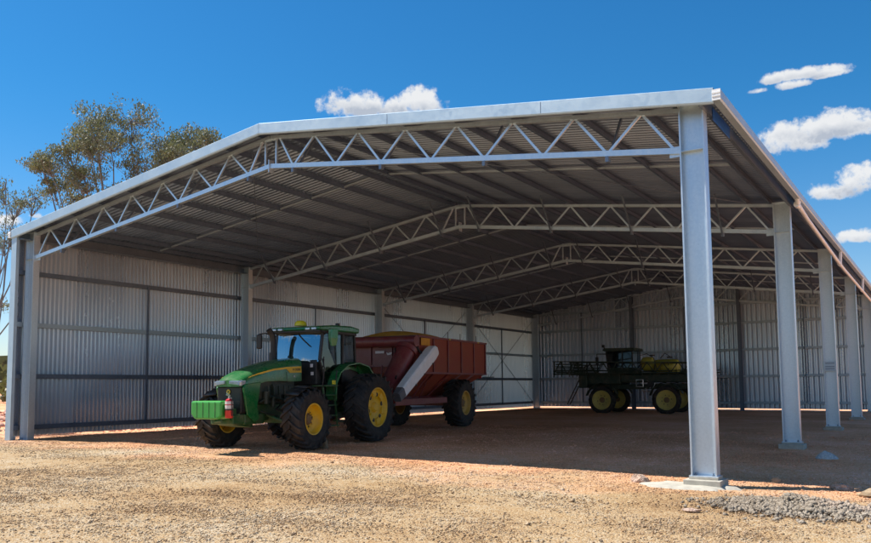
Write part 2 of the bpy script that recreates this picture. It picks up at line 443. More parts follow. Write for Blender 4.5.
# purlins (C sections running front to back)
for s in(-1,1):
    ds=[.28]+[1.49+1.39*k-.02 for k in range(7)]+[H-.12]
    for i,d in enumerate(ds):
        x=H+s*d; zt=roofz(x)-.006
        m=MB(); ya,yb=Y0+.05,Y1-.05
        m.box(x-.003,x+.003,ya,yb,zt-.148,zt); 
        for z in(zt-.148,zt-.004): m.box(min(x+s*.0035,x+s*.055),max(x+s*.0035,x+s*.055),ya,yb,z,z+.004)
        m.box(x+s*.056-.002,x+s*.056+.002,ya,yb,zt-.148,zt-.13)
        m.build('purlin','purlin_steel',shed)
    # purlin bridging, mid bay
    for k in range(4):
        y=(k+.5)*L; b=MB()
        b.beam((H+s*.3,y,roofz(H+.3)-.11),(H+s*(H-.1),y,roofz(H+s*(H-.1))-.11),.05,.05); b.build('purlin_bridging','galv',shed)
# eave struts
MB().box(-.44,-.40,Y0+.05,Y1-.05,roofz(-.4)-.34,roofz(-.4)-.02).box(-.40,-.18,Y0+.05,Y1-.05,roofz(-.4)-.34,roofz(-.4)-.325).build('eave_beam','galv_dark',shed)
ex=W+.50
MB().box(ex,ex+.006,Y0+.05,Y1-.05,roofz(ex)-.24,roofz(ex)-.01).box(ex-.07,ex-.001,Y0+.05,Y1-.05,roofz(ex)-.24,roofz(ex)-.225).build('eave_beam','galv_dark',shed)

# corrugated sheets
def profile(lo,hi,p,h):
    out=[];x=lo
    while x<hi:
        for f,d in(((0,0),(.42,0),(.56,1),(.86,1)) if h<.05 else ((0,0),(.14,0),(.42,1),(.62,1),(.90,0))):
            if x+f*p<=hi: out.append((x+f*p,d*h))
        x+=p
    out.append((hi,0)); return out
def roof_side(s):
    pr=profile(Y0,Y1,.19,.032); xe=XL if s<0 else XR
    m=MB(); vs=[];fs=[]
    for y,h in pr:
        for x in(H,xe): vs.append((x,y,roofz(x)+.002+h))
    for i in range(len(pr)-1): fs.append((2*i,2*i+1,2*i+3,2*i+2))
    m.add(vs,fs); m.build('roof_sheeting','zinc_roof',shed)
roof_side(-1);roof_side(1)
def wall_left():
    x=-.662; pr=profile(Y0+.05,Y1-.03,.16,.080); m=MB();vs=[];fs=[]
    for y,h in pr:
        zb=gz(0,y)+.11
        vs+= [(x-h,y,zb),(x-h,y,roofz(x)-.0)]
    for i in range(len(pr)-1): fs.append((2*i,2*i+1,2*i+3,2*i+2))
    m.add(vs,fs); m.build('wall_sheeting','zinc_wall',shed)
    y=Y1-.15; pr=profile(XL+.05,W+.52,.29,.12); m=MB();vs=[];fs=[]
    for xx,h in pr: vs+=[(xx,y+h,gz(xx,y)+.13),(xx,y+h,roofz(xx))]
    # split at the ridge keeps the gable line straight
    for i in range(len(pr)-1): fs.append((2*i,2*i+1,2*i+3,2*i+2))
    m.add(vs,fs); m.build('wall_sheeting','zinc_wall',shed)
wall_left()
# girts
GZ=[.38,2.06,3.77,5.50]
def girt(p,q,inw,gm='galv'):
    m=MB(); p=Vector(p);q=Vector(q); n=Vector(inw)
    # C section: web vertical facing inside, flanges outward
    a=p;b=q;m.beam(a,b,.006,.15)
    m.beam(a-n*.05+Vector((0,0,.073)),b-n*.05+Vector((0,0,.073)),.10,.005); m.beam(a-n*.05-Vector((0,0,.073)),b-n*.05-Vector((0,0,.073)),.10,.005)
    return m.build('girt',gm,shed)
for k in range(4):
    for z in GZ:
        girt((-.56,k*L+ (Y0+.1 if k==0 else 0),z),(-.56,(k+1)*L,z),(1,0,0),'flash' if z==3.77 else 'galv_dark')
xs=[-.55,W/3,2*W/3,W+.45]
for k in range(3):
    for z in GZ+[6.75]:
        girt((xs[k]+.02,Y1-.27,z-.0),(xs[k+1]-.02,Y1-.27,z),(0,-1,0),'flash')
for k in range(4):
    y=(k+.5)*L
    MB().box(-.55,-.50,y-.03,y+.03,GZ[0],GZ[3]).build('girt_bridging','galv_dark',shed)
for k in range(3):
    x=(xs[k]+xs[k+1])/2
    MB().box(x-.03,x+.03,Y1-.34,Y1-.28,GZ[0],6.75).build('girt_bridging','galv_dark',shed)
# wall brace rods
for k in(2,3):
    a,b=k*L+.15,(k+1)*L-.15
    for (za,zb_) in((.4,ZB+.3),(ZB+.3,.4)):
        MB().tube([(-.485-.02*(za>1),a,za),(-.485-.02*(za>1),b,zb_)],.014,6).build('brace_rod','galv_dark',shed)
# roof brace straps
for s in(-1,1):
    for k in(0,3):
        MB().tube([(H+s*1,k*L+.3,roofz(H+1)-.17),(H+s*9.8,(k+1)*L-.3,roofz(H+9.8)-.17)],.012,5).build('brace_rod','galv_dark',shed)

# barge flashings (folded), front and back
def barge(y,s,outw):
    xe=(XL-.02) if s<0 else (XR+.02); m=MB(); d=.285
    zc=ZTr+.06+.15+.045
    za=zc; zb_=zc-SL*abs(xe-H)
    # face with a fold line, top cover and bottom lip
    def strip(a0,a1):
        vs=[]
        for x,z in((H+s*.001,za),(xe,zb_)):
            vs+=[(x,a0[0],z+a0[1]),(x,a1[0],z+a1[1])]
        m.add(vs,[(0,1,3,2)])
    o=outw
    strip((y-o*.22,.004),(y,.004)); strip((y,.004),(y+o*.012,-.006)); strip((y+o*.012,-.006),(y+o*.012,-d+.03)); strip((y+o*.012,-d+.03),(y+o*.0,-d)); strip((y,-d),(y-o*.05,-d-.004))
    ob=m.build('barge_flashing','flash',shed)
    sd=ob.modifiers.new('solid','SOLIDIFY'); sd.thickness=.003
    j=MB()
    for f in(.36,.70):
        x=H+(xe-H)*f; z=za-SL*abs(x-H)
        j.add([(x,y+o*.0145,z-.015),(x+.012,y+o*.0145,z-.015),(x+.012,y+o*.0145,z-d+.03),(x,y+o*.0145,z-d+.03)],[(0,1,2,3)])
    j.build('flashing_joint','galv_dark',ob)
for s in(-1,1): barge(Y0-.03,s,-1); barge(Y1+.03,s,1)
# ridge capping
m=MB(); zr=roofz(H)+.045
m.add([(H-.22,Y0,zr-SL*.22),(H,Y0,zr),(H+.22,Y0,zr-SL*.22),(H-.22,Y1,zr-SL*.22),(H,Y1,zr),(H+.22,Y1,zr-SL*.22)],[(0,1,4,3),(1,2,5,4)]); m.build('ridge_capping','flash',shed)
# corner flashing on the front of the left wall
zt=roofz(-.7)-.02; zb=gz(0,0)-.02
m=MB(); m.box(-.755,-.47,Y0-.004,Y0,zb,zt).box(-.758,-.755,Y0-.004,Y0+.35,zb,zt).box(-.470,-.467,Y0-.004,Y0+.10,zb,zt)
m.build('corner_flashing','flash',shed)
# gutters
def gutter(xa,s,mat='flash'):
    m=MB(); z=roofz(xa)-.03; w=.15; h=.17; ya,yb=Y0-.05,Y1+.03
    x0,x1=xa,xa+s*w
    def st(a,b): m.add([(a[0],ya,a[1]),(b[0],ya,b[1]),(b[0],yb,b[1]),(a[0],yb,a[1])],[(0,1,2,3)])
    st((x0,z+.02),(x0,z-h)); st((x0,z-h),(x1-s*.02,z-h)); st((x1-s*.02,z-h),(x1,z-h+.03)); st((x1,z-h+.03),(x1,z+.02)); st((x1,z+.02),(x1-s*.02,z+.03))
    o=m.build('gutter',mat,shed); sd=o.modifiers.new('solid','SOLIDIFY'); sd.thickness=.0025
    c=MB().box(min(x0,x1),max(x0,x1),ya-.004,ya,z-h,z+.03)
    for zz in(z-.03,z-.09): c.box(min(x0,x1),max(x0,x1),ya-.012,ya-.005,zz-.012,zz+.012)
    c.build('gutter_end_cap','whitepaint',o)
gutter(XR+.0,1); gutter(XL-.04,-1)
# white drain pipe under the right hand gutter
zg=roofz(XR)-.22
pts=[(XR+.07,8.7,zg+.06),(XR+.06,8.78,zg-.03),(XR+.04,8.95,zg-.07)]
for i in range(1,16):
    y=8.95+i*2.0
    pts.append((XR+.02,y,zg-.09-.30*min(1,(y-9)/11)-.008*(y-9)))
pipe=MB().tube(pts,.062,14).build('drain_pipe','pvc',shed,smooth=True)
for y in(9.0,19.3,29.0):
    z=zg-.09-.30*min(1,(y-9)/11)-.008*(y-9)
    f=MB().tube([(XR+.02,y-.14,z),(XR+.02,y+.14,z)],.078,14).tube([(XR+.04,y,z),(XR+.07,y,zg+.02)],.06,12); f.build('pipe_fitting','pvc',pipe,smooth=True)
# blue company sign under the eave
sx=ex+.012
sg=MB().box(sx,sx+.006,.35,1.75,roofz(ex)-.31,roofz(ex)-.07).build('blue_sign','bluesign',shed)

# ------------------------------------------------------------------ wheels
def wheel(parent,x,y,r,w,rim_r,side,rimmat='yellow',nl=22,dish=.12,style='rear',steer=0):
    """side=+1: outer face towards +y. Origin on axle."""
    hub=MB()
    yo=side*w/2
    hub.lathe([(.001,side*(.05)),(.11,side*.05),(.13,side*.02),(.16,0),(.17,-side*.04)],n=24)
    for k in range(8):
        t=2*PI*k/8; hub.tube([(.14*math.cos(t),side*.0,.14*math.sin(t)),(.14*math.cos(t),side*.045,.14*math.sin(t))],.016,6)
    h=hub.build('wheel',('yellow' if style=='rear' else 'hubgrey'),parent,smooth=True); h.location=(x,y,r); h.rotation_euler=(0,0,steer)
    # rim
    rm=MB(); a=w*.40
    disc=side*(w/2-dish-.06)
    rm.lathe([(rim_r+.02,side*a),(rim_r+.015,side*(a+.012)),(rim_r-.02,side*(a+.01)),(rim_r-.035,side*(a-.05)),(rim_r-.05,disc+side*.02),(rim_r-.07,disc)],n=48)
    rm.lathe([(rim_r-.07,disc),(rim_r*.62,disc-side*.02),(rim_r*.55,disc-side*.045),(.17,disc-side*.045),(.165,disc-side*.1)],n=48)
    rm.lathe([(rim_r+.02,-side*a),(rim_r-.03,-side*a),(rim_r-.05,disc)],n=48)
    if style=='rear':
        for k in range(6):
            t=2*PI*(k+.25)/6; c,s_=math.cos(t),math.sin(t); rr=rim_r*.72
            rm.beam((rr*c*.82,disc+side*.01,rr*s_*.82),(rr*c*1.22,disc+side*.01,rr*s_*1.22),.06,.20,up=(-s_,0,c))
    else:
        for k in range(10):
            t=2*PI*k/10; c,s_=math.cos(t),math.sin(t); rr=rim_r*.5
            rm.tube([(rr*c,disc-side*.04,rr*s_),(rr*c,disc+side*.0,rr*s_)],.022,6)
    rm.build('rim',rimmat,h,smooth=True)
    for k in range(6 if style=='rear' else 8):
        nn=6 if style=='rear' else 8; t=2*PI*(k+.75)/nn; c,s_=math.cos(t),math.sin(t); rr=rim_r*(.70 if style=='rear' else .50)
        q=MB().lathe([(.0,.004),(.075 if style=='rear' else .03,.004),(.075 if style=='rear' else .03,0),(0,0)],c=(rr*c,disc+side*(-.012 if style=='rear' else -.036),rr*s_),axis='y',n=12)
        q.build('rim_opening','black',h)
    # move hub visually to disc
    for v in h.data.vertices: v.co.y+=disc-side*.03
    # tyre
    t=MB(); rc=r-.06
    prof=[(rim_r+.005,w*.40),(rim_r+.05,w*.455),(rim_r+(rc-rim_r)*.5,w*.50),(rc-.09,w*.485),(rc-.025,w*.445),(rc,w*.30),(rc+.006,0),(rc,-w*.30),(rc-.025,-w*.445),(rc-.09,-w*.485),(rim_r+(rc-rim_r)*.5,-w*.50),(rim_r+.05,-w*.455),(rim_r+.005,-w*.40)]
    t.lathe(prof,n=56)
    # chevron lugs
    for k in range(nl):
        for sd in(-1,1):
            t0=2*PI*(k+(.25 if sd>0 else -.25))/nl
            secs=[]
            for f in(0,.25,.5,.75,1.0):
                yy=sd*w*(-.03+.535*f)
                ang=t0+ (.30*(1-f)-.12)*(22/nl)
                rt=r-(.0 if f<.9 else .035); rb=rc-.03-(.0 if f<.9 else .09)
                wd=.034 if f<.9 else .042
                c=[]
                for (dr,da) in((rb,-wd/rc*1.2),(rt,-wd/rc),(rt,wd/rc),(rb,wd/rc*1.2)):
                    # direction of lug mirrored so chevrons point with rotation
                    c.append((dr*math.cos(ang+da),yy,dr*math.sin(ang+da)))
                secs.append(c)
            t.loft(secs)
    t.build('tyre','rubber',h,smooth=False)
    return h

# ------------------------------------------------------------------ tractor
TH=R(7.5)
tz=-.09
trac=empty('tractor',(8.27,5.07,tz),-PI/2+TH,'large green four wheel drive tractor with yellow rims parked under the front of the shed','tractor')
WB=3.46; HT=1.48
wheel(trac,WB,HT,.83,.62,.42,1,'yellow',20,.17,'front',steer=0)
wheel(trac,WB,-HT,.83,.62,.42,-1,'yellow',20,.17,'front',steer=0)
wheel(trac,0,HT,1.06,.76,.60,1,'yellow',22,.10,'rear')
wheel(trac,0,-HT,1.06,.76,.60,-1,'yellow',22,.10,'rear')
# axles
m=MB(); m.tube([(0,-1.3,1.03),(0,1.3,1.03)],.13,16).box(-.32,.32,-.38,.38,.72,1.45); m.build('rear_axle','green_dk',trac,smooth=True)
m=MB(); m.beam((WB,-1.25,.80),(WB,1.25,.80),.20,.16)
for s in(-1,1):
    m.tube([(WB,s*1.05,.62),(WB,s*1.05,1.0)],.10,12); m.tube([(WB-.02,s*.9,.8),(WB-.02,s*1.35,.8)],.15,14)
    m.tube([(WB-.22,s*.25,.72),(WB-.2,s*1.1,.72)],.025,8); m.tube([(WB+.22,s*.3,.95),(WB+.12,s*.92,.72)],.045,8)
m.build('front_axle','green_dk',trac,smooth=True)
# chassis, front support
m=MB(); m.box(-.3,4.5,-.27,.27,.78,1.25).box(3.9,4.75,-.40,.40,.72,1.0); m.prism([(4.3,.62),(5.05,.72),(5.05,.95),(4.2,.95)],-.3,.3)
m.box(4.6,5.2,-.38,.38,.74,1.0); m.build('chassis','green_dk',trac,bevel=.03)
# engine with fittings
m=MB(); m.box(2.3,4.15,-.33,.33,1.26,1.95).box(2.5,3.4,-.40,.40,1.5,1.8)
for x in(2.6,2.85,3.1,3.35,3.6): m.tube([(x,.34,1.35),(x,.42,1.4),(x+.05,.42,1.75)],.035,8)
m.tube([(2.5,.44,1.45),(3.0,.47,1.35),(3.6,.45,1.45),(4.0,.40,1.3)],.03,8); m.tube([(3.75,.42,1.25),(3.75,.42,1.6)],.085,14); m.tube([(3.45,.44,1.15),(3.45,.44,1.45)],.06,12)
m.box(2.45,2.8,.34,.52,1.28,1.55); m.tube([(2.4,.5,1.1),(2.9,.55,1.0),(3.4,.5,1.12)],.022,6)
m.tube([(3.9,.36,1.05),(3.6,.5,.95),(3.3,.48,.9)],.03,8)
m.build('engine','engine_mat',trac,smooth=True,bevel=.01,loc=(.12,0,0))
# hood
def hoodsec(x,zt,zb,w,dz=.10):
    # rounded top
    pts=[]
    for a in range(0,181,18):
        t=R(a); cx=math.cos(t); cz=math.sin(t)
        pts.append((x,w*math.copysign(abs(cx)**.55,cx),zt-dz*2.2+dz*2.2*abs(cz)**.75))
    return [(x,w*1.0,zb)]+pts+[(x,-w*1.0,zb)]
secs=[hoodsec(2.0,2.55,1.86,.44),hoodsec(2.5,2.50,1.84,.45),hoodsec(3.1,2.42,1.86,.455),hoodsec(3.7,2.29,1.84,.455),hoodsec(4.2,2.15,1.75,.45),hoodsec(4.55,2.02,1.72,.43),hoodsec(4.78,1.88,1.70,.38,.06)]
hood=MB().loft(secs).build('hood','green',trac,smooth=True,loc=(.2,0,0.03))
# sides of the nose
for s in(-1,1):
    a,b=(.405,.47) if s>0 else (-.47,-.405)
    MB().prism([(3.95,1.86),(4.62,1.80),(4.70,1.70),(4.52,.98),(4.20,.78),(4.02,.85),(4.10,1.20),(4.02,1.55)],a,b).build('nose_panel','green',trac,bevel=.02,loc=(.2,0,0))
# belt stripe with lettering
for s in(-1,1):
    a,b=(.458,.4635) if s>0 else (-.4635,-.458)
    st=MB().prism([(4.50,1.955),(4.1,2.075),(3.4,2.205),(2.75,2.27),(2.06,2.30),(2.04,2.12),(2.62,2.10),(2.78,2.21),(3.4,2.155),(4.1,2.035)],a,b).build('hood_stripe','yellow',trac,loc=(.2,0,.02))
    x0=2.36
    mt=frame_mtx((x0,s*.4645,2.20),(-s,0,.03),(0,0,1)) 
    text('lettering','JOHN DEERE',.095,'ink',st,mt,.001,.002)
    text('lettering','8R',.075,'white_ink',st,frame_mtx((2.40,s*.4650,2.0),(-s,0,.0),(0,0,1)),.001,.001)
# grille, headlights, emblem
m=MB().prism([(-.40,1.73),(.40,1.73),(.40,1.05),(.30,.96),(-.30,.96),(-.40,1.05)],4.42,4.70,'x')
gr=m.build('grille','black',trac,bevel=.03,loc=(.22,0,0))
m=MB()
for k in range(9): m.box(4.7005,4.712,-.36,.36,1.08+k*.062,1.10+k*.062)
m.build('grille_slat','black',gr)
for s in(-1,1):
    m=MB().loft([[(4.66,s*.40,1.75),(4.66,s*.40,1.90),(4.66,s*.06,1.90),(4.66,s*.06,1.79)],[(4.80,s*.385,1.76),(4.80,s*.375,1.875),(4.83,s*.08,1.875),(4.83,s*.08,1.80)]])
    m.build('headlight','lamp',trac,bevel=.012,loc=(.2,0,0.01))
    m=MB().prism([(4.60,1.80),(4.78,1.75),(4.79,1.87),(4.58,1.90)],min(s*.37,s*.452),max(s*.37,s*.452)); m.build('headlight','lamp',trac,bevel=.015,loc=(.2,0,0))
em=MB().lathe([(.001,0),(.065,0),(.065,.012),(.001,.012)],c=(4.72,0,1.60),axis='x',n=6).build('emblem','yellow',gr)
MB().prism([(-.035,1.575),(-.012,1.60),(-.03,1.635),(.0,1.615),(.035,1.64),(.02,1.60),(.04,1.565),(.005,1.59),(-.01,1.56)],4.7325,4.735,'x').build('deer_mark','ink',em)
# weights
m=MB().prism([(-.58,1.37),(.42,1.37),(.42,.98),(.30,.90),(-.46,.90),(-.58,1.02)],4.95,5.42,'x')
wt=m.build('front_weight','green_wt',trac,bevel=.045,loc=(.33,.02,0))
m=MB()
for k in range(1,5): y=-.58+k*.2; m.box(5.4205,5.426,y-.006,y+.006,.94,1.34)
m.build('weight_seam','green_dk',wt)
m=MB().box(4.7,4.96,-.35,.30,.85,1.15); m.tube([(5.0,-.1,.86),(5.3,.1,.84),(5.35,.35,.86)],.035,8); m.build('weight_bracket','green_dk',trac,loc=(.28,0,0))
# cab
CABX=-.14
cab=MB().box(.15,1.92,-.70,.70,1.45,1.78).box(1.40,1.98,-.70,.72,1.78,2.52).box(.05,.25,-.72,.72,1.78,2.35).build('cab','black',trac,bevel=.02,loc=(CABX,0,0))
pl=[(1.93,.80,2.50,1.80,.82,3.36),(1.93,-.80,2.50,1.80,-.82,3.36),(.78,.86,1.85,.72,.84,3.34),(.78,-.86,1.85,.72,-.84,3.34),(-.12,.80,2.3,-.05,.80,3.34),(-.12,-.80,2.3,-.05,-.80,3.34)]
for a in pl: MB().beam(a[:3],a[3:],.07,.09).build('pillar','black',cab,bevel=.01)
MB().beam((1.93,.80,2.5),(1.55,.80,1.75),.06,.08).build('pillar','black',cab)
def quad(name,vs,th=.008):
    o=MB().add(vs,[(0,1,2,3)]).build(name,'glass_side',cab); sd=o.modifiers.new('s','SOLIDIFY'); sd.thickness=th; return o
ws=[]
for i in range(7):
    yy=-.78+1.56*i/6; bow=.07*(1-(yy/.78)**2)
    ws.append([(1.94+bow,yy,2.46),(1.90+bow,yy,2.9),(1.83+bow,yy,3.34)])
w_=MB(); w_.add([v for g in ws for v in g],[(i*3+j,i*3+j+1,i*3+j+4,i*3+j+3) for i in range(6) for j in range(2)])
w_.build('windscreen','glass',cab,smooth=True)
for s in(-1,1):
    MB().add([(1.90,s*.83,2.5),(1.60,s*.84,1.78),(.80,s*.87,1.78),(.74,s*.84,3.32),(1.78,s*.83,3.32)],[(0,1,2,3,4)]).build('door_glass','glass_side',cab)
    quad('side_glass',[(.76,s*.86,2.35),(-.1,s*.80,2.35),(-.04,s*.80,3.32),(.70,s*.84,3.32)])
quad('rear_window',[(-.13,-.76,2.35),(-.13,.76,2.35),(-.06,.76,3.32),(-.06,-.76,3.32)])
m=MB(); m.box(.5,1.0,-.27,.27,1.95,2.1).box(.42,.56,-.26,.26,2.1,2.85).tube([(1.55,0,1.8),(1.35,0,2.45)],.05,8); m.lathe([(.20,-.012),(.215,0),(.20,.012)],c=(1.32,0,2.5),axis='z',n=20,closed=True)
m.build('driver_seat','seatcloth',cab,bevel=.03)
# roof
rf=MB().prism([(-.28,3.42),(2.0,3.40),(2.10,3.45),(2.04,3.53),(1.3,3.60),(.2,3.63),(-.30,3.58)],-.86,.90).build('cab_roof','green',trac,bevel=.05,loc=(CABX*.8,0,0))
MB().box(-.15,1.95,-.86,.86,3.34,3.415).build('roof_lining','black',rf)
for y in(-.72,-.50,.50,.72):
    MB().box(2.03,2.12,y-.085,y+.085,3.42,3.49).build('work_light','lamp',rf,bevel=.015)
MB().box(1.96,2.08,-.86,.92,3.37,3.405).build('light_bar','black',rf)
bc=MB().lathe([(.0,.17),(.10,.16),(.16,.12),(.185,.06),(.19,.0),(.0,.0)],c=(1.60,-.10,3.59),axis='z',n=24).build('beacon','amber',rf,smooth=True)
MB().lathe([(.0,0),(.07,0),(.07,.08),(.0,.08)],c=(.9,.80,3.60),axis='z',n=16).build('antenna_dome','black',rf,smooth=True)
# wiper
MB().tube([(1.93,.0,3.34),(1.97,.22,3.14),(1.985,.50,2.92)],.012,6).build('wiper','black',cab)
# decals on the cab corner
MB().box(1.982,1.985,.50,.60,2.30,2.40).build('decal','label',cab)
MB().box(1.981,1.984,.52,.62,2.06,2.16).build('decal','label',cab)
# mirrors
m=MB().tube([(1.60,.84,3.30),(1.78,1.15,3.42),(1.82,1.36,3.40)],.022,8); mi=m.build('mirror_arm','black',trac)
MB().loft([[(1.86,1.22,2.92),(1.92,1.32,2.90),(1.86,1.44,2.92),(1.78,1.33,2.93)],[(1.88,1.16,3.15),(1.95,1.32,3.15),(1.86,1.50,3.15),(1.77,1.33,3.15)],[(1.88,1.16,3.42),(1.94,1.32,3.42),(1.86,1.50,3.42),(1.78,1.33,3.42)]]).build('mirror','green',mi,bevel=.02)
m=MB().tube([(1.60,-.84,3.25),(1.85,-1.15,3.38),(1.88,-1.36,3.36)],.022,8); mi=m.build('mirror_arm','black',trac)
m=MB().box(1.84,1.92,-1.46,-1.26,2.90,3.36); m.build('mirror','black',mi,bevel=.05)
# exhaust and intake stack beyond the hood
m=MB().tube([(2.25,-.56,1.7),(2.25,-.56,2.75)],.12,16).tube([(2.25,-.56,2.75),(2.25,-.56,3.10),(2.28,-.58,3.30),(2.40,-.62,3.44)],[.085,.085,.09,.09],14)
m.build('exhaust_stack','black',trac,smooth=True)
# rear fenders
for s in(-1,1):
    pr=[(1.42,1.35),(1.40,1.85),(1.18,2.18),(.72,2.42),(.05,2.50),(-.55,2.40),(-1.0,2.05)]
    inner=[(x*.86,1.03+(z-1.03)*.86) for x,z in pr]
    m=MB(); 
    for i in range(len(pr)-1):
        a,b=pr[i],pr[i+1]; c,d=inner[i],inner[i+1]
        ya,yb=(.78,1.16)
        vs=[(a[0],s*ya,a[1]),(b[0],s*ya,b[1]),(b[0],s*yb,b[1]-.03),(a[0],s*yb,a[1]-.03),(a[0]*.97,s*ya,a[1]-.04),(b[0]*.97,s*ya,b[1]-.04),(b[0]*.97,s*yb,b[1]-.07),(a[0]*.97,s*yb,a[1]-.07)]
        m.add(vs,[(0,1,2,3),(7,6,5,4),(0,4,5,1),(3,2,6,7),(0,3,7,4),(1,5,6,2)])
    ob=m.build('rear_fender','green',trac,smooth=True,bevel=.008)
    q=[(x*.84,1.03+(z-1.03)*.84) for x,z in pr]
    m=MB().prism([(x*.985,z-.03) for x,z in pr]+q[::-1],min(s*.76,s*.80),max(s*.76,s*.80)); m.build('fender_side','green',ob)
    m=MB().prism([(x*.86,z-.06) for x,z in pr]+[(-.9,1.25),(.2,1.2)],min(s*.70,s*.74),max(s*.70,s*.74)); m.build('inner_guard','black',ob)
    # front fenders (black)
    m=MB()
    prev=None
    for k in range(9):
        t=R(48+k*13.5); p=(WB-.02+.93*math.cos(t),.83+.90*math.sin(t))
        if prev: 
            m.add([(prev[0],s*1.20,prev[1]),(p[0],s*1.20,p[1]),(p[0],s*1.62,p[1]-.03),(prev[0],s*1.62,prev[1]-.03)],[(0,1,2,3)])
        prev=p
    m2=m.build('front_fender','black',trac,smooth=True); sd=m2.modifiers.new('s','SOLIDIFY'); sd.thickness=.03
    MB().tube([(WB,s*1.1,.95),(WB-.05,s*1.2,1.45),(WB-.1,s*1.3,1.72)],.03,8).build('fender_bracket','black',trac)
# steps + fuel tank
m=MB().box(.95,2.2,.35,.85,.72,1.42); m.build('fuel_tank','black',trac,bevel=.06)
m=MB().box(.95,2.2,-.85,-.35,.72,1.42); m.build('fuel_tank','black',trac,bevel=.06)
m=MB()
for x in(1.42,2.0): m.beam((x,1.06,1.72),(x,1.20,.52),.03,.05)
for k in range(4):
    z=.55+k*.30; yy=1.20-(z-.52)*.117; m.box(1.44,1.98,yy-.12,yy+.10,z,z+.03)
m.box(1.38,2.05,.72,1.2,1.72,1.76)
m.build('access_steps','green_dk',trac)
for q in([(2.08,1.10,1.74),(2.08,1.16,2.25),(1.95,1.0,2.55)],[(1.36,1.08,1.74),(1.30,1.10,2.2)]): MB().tube(q,.018,8).build('handrail','black',trac)
for s_ in(-1,1):
    m=None
    for k in []: m.box(2.55+k*.16,2.65+k*.16,min(s_*.452,s_*.468),max(s_*.452,s_*.468),1.93,1.99)
    MB().tube([(2.95,s_*.452,1.86),(2.97,s_*.463,2.15)],.006,5).build('panel_gap','black',trac)
    MB().tube([(3.2,s_*.48,1.25),(3.7,s_*.62,1.1),(3.75,s_*1.0,1.0)],.02,6).build('hydraulic_hose','black',trac)
    MB().box(-.95,-.85,min(s_*.82,s_*1.05),max(s_*.82,s_*1.05),1.95,2.1).build('tail_light','red',trac)
MB().box(1.45,1.62,1.13,1.15,1.78,1.90).build('warning_decal','amber',trac)
MB().tube([(1.86,.86,2.2),(1.9,1.02,2.35),(1.9,1.02,2.6)],.02,6).build('grab_handle','black',trac)
# hitch
m=MB().beam((-.3,0,.62),(-1.35,0,.55),.12,.08)
for s in(-1,1): m.beam((-.3,s*.3,.9),(-1.1,s*.45,.75),.07,.12); m.beam((-.35,s*.28,1.6),(-.9,s*.42,1.5),.06,.08); m.beam((-.9,s*.42,1.5),(-1.0,s*.45,.78),.04,.04)
m.build('hitch','green_dk',trac)

# fire extinguisher strapped on the weight block
fe=empty('fire_extinguisher',(0,0,0),0,'red fire extinguisher with white labels strapped beside the green front weight of the tractor','fire extinguisher')
M4=Matrix.Translation((8.27,5.07,tz))@Matrix.Rotation(-PI/2+TH,4,'Z')
fe.location=M4@Vector((5.60,.57,.93)); fe.rotation_euler=(0,0,-PI/2+TH)
MB().lathe([(.0,0),(.085,0),(.10,.02),(.10,.42),(.085,.47),(.04,.50),(.0,.50)],axis='z',n=24).build('cylinder','red',fe,smooth=True)
MB().lathe([(.1015,.24),(.1015,.33)],axis='z',n=24).build('label_band','label',fe)
MB().lathe([(.1015,.355),(.1015,.43)],axis='z',n=24).build('label_band','label',fe)
MB().lathe([(.103,.20),(.109,.20),(.109,.235),(.103,.235)],axis='z',n=24,closed=True).build('strap','black',fe)
MB().tube([(0,0,.50),(0,0,.56)],.03,10).beam((-.03,0,.56),(.11,0,.60),.02,.018).beam((-.03,0,.585),(.10,0,.64),.02,.012).build('valve_handle','chrome',fe)
MB().tube([(.02,.03,.54),(.04,.12,.50),(.02,.12,.2),(.02,.115,.06)],.013,8).build('hose','black',fe)

# ------------------------------------------------------------------ grain cart
CT=R(7)
cart=empty('grain_cart',(6.95,12.75,-.02),-PI/2+CT,'maroon chaser bin grain cart with folded white unloading spout behind the tractor','grain cart')
wheel(cart,0,1.5,.95,.72,.47,1,'ochre_rim',20,.14,'front'); wheel(cart,0,-1.5,.95,.72,.47,-1,'ochre_rim',20,.14,'front')
m=MB().beam((0,-1.3,.95),(0,1.3,.95),.22,.22)
m.beam((-1.6,.55,1.12),(5.2,.55,1.12),.16,.26).beam((-1.6,-.55,1.12),(5.2,-.55,1.12),.16,.26)
m.beam((5.2,.5,1.1),(7.0,.05,.62),.14,.22).beam((5.2,-.5,1.1),(7.0,-.05,.62),.14,.22)
for x in(-1.5,1.4,3.6): m.beam((x,-.55,1.12),(x,.55,1.12),.14,.2)
m.beam((5.6,1.55,1.08),(1.4,1.55,1.10),.12,.22).beam((5.55,.3,1.08),(5.55,1.5,1.08),.12,.2).beam((1.5,.5,1.1),(1.5,1.5,1.1),.12,.2)
m.build('frame','maroon',cart,bevel=.01)
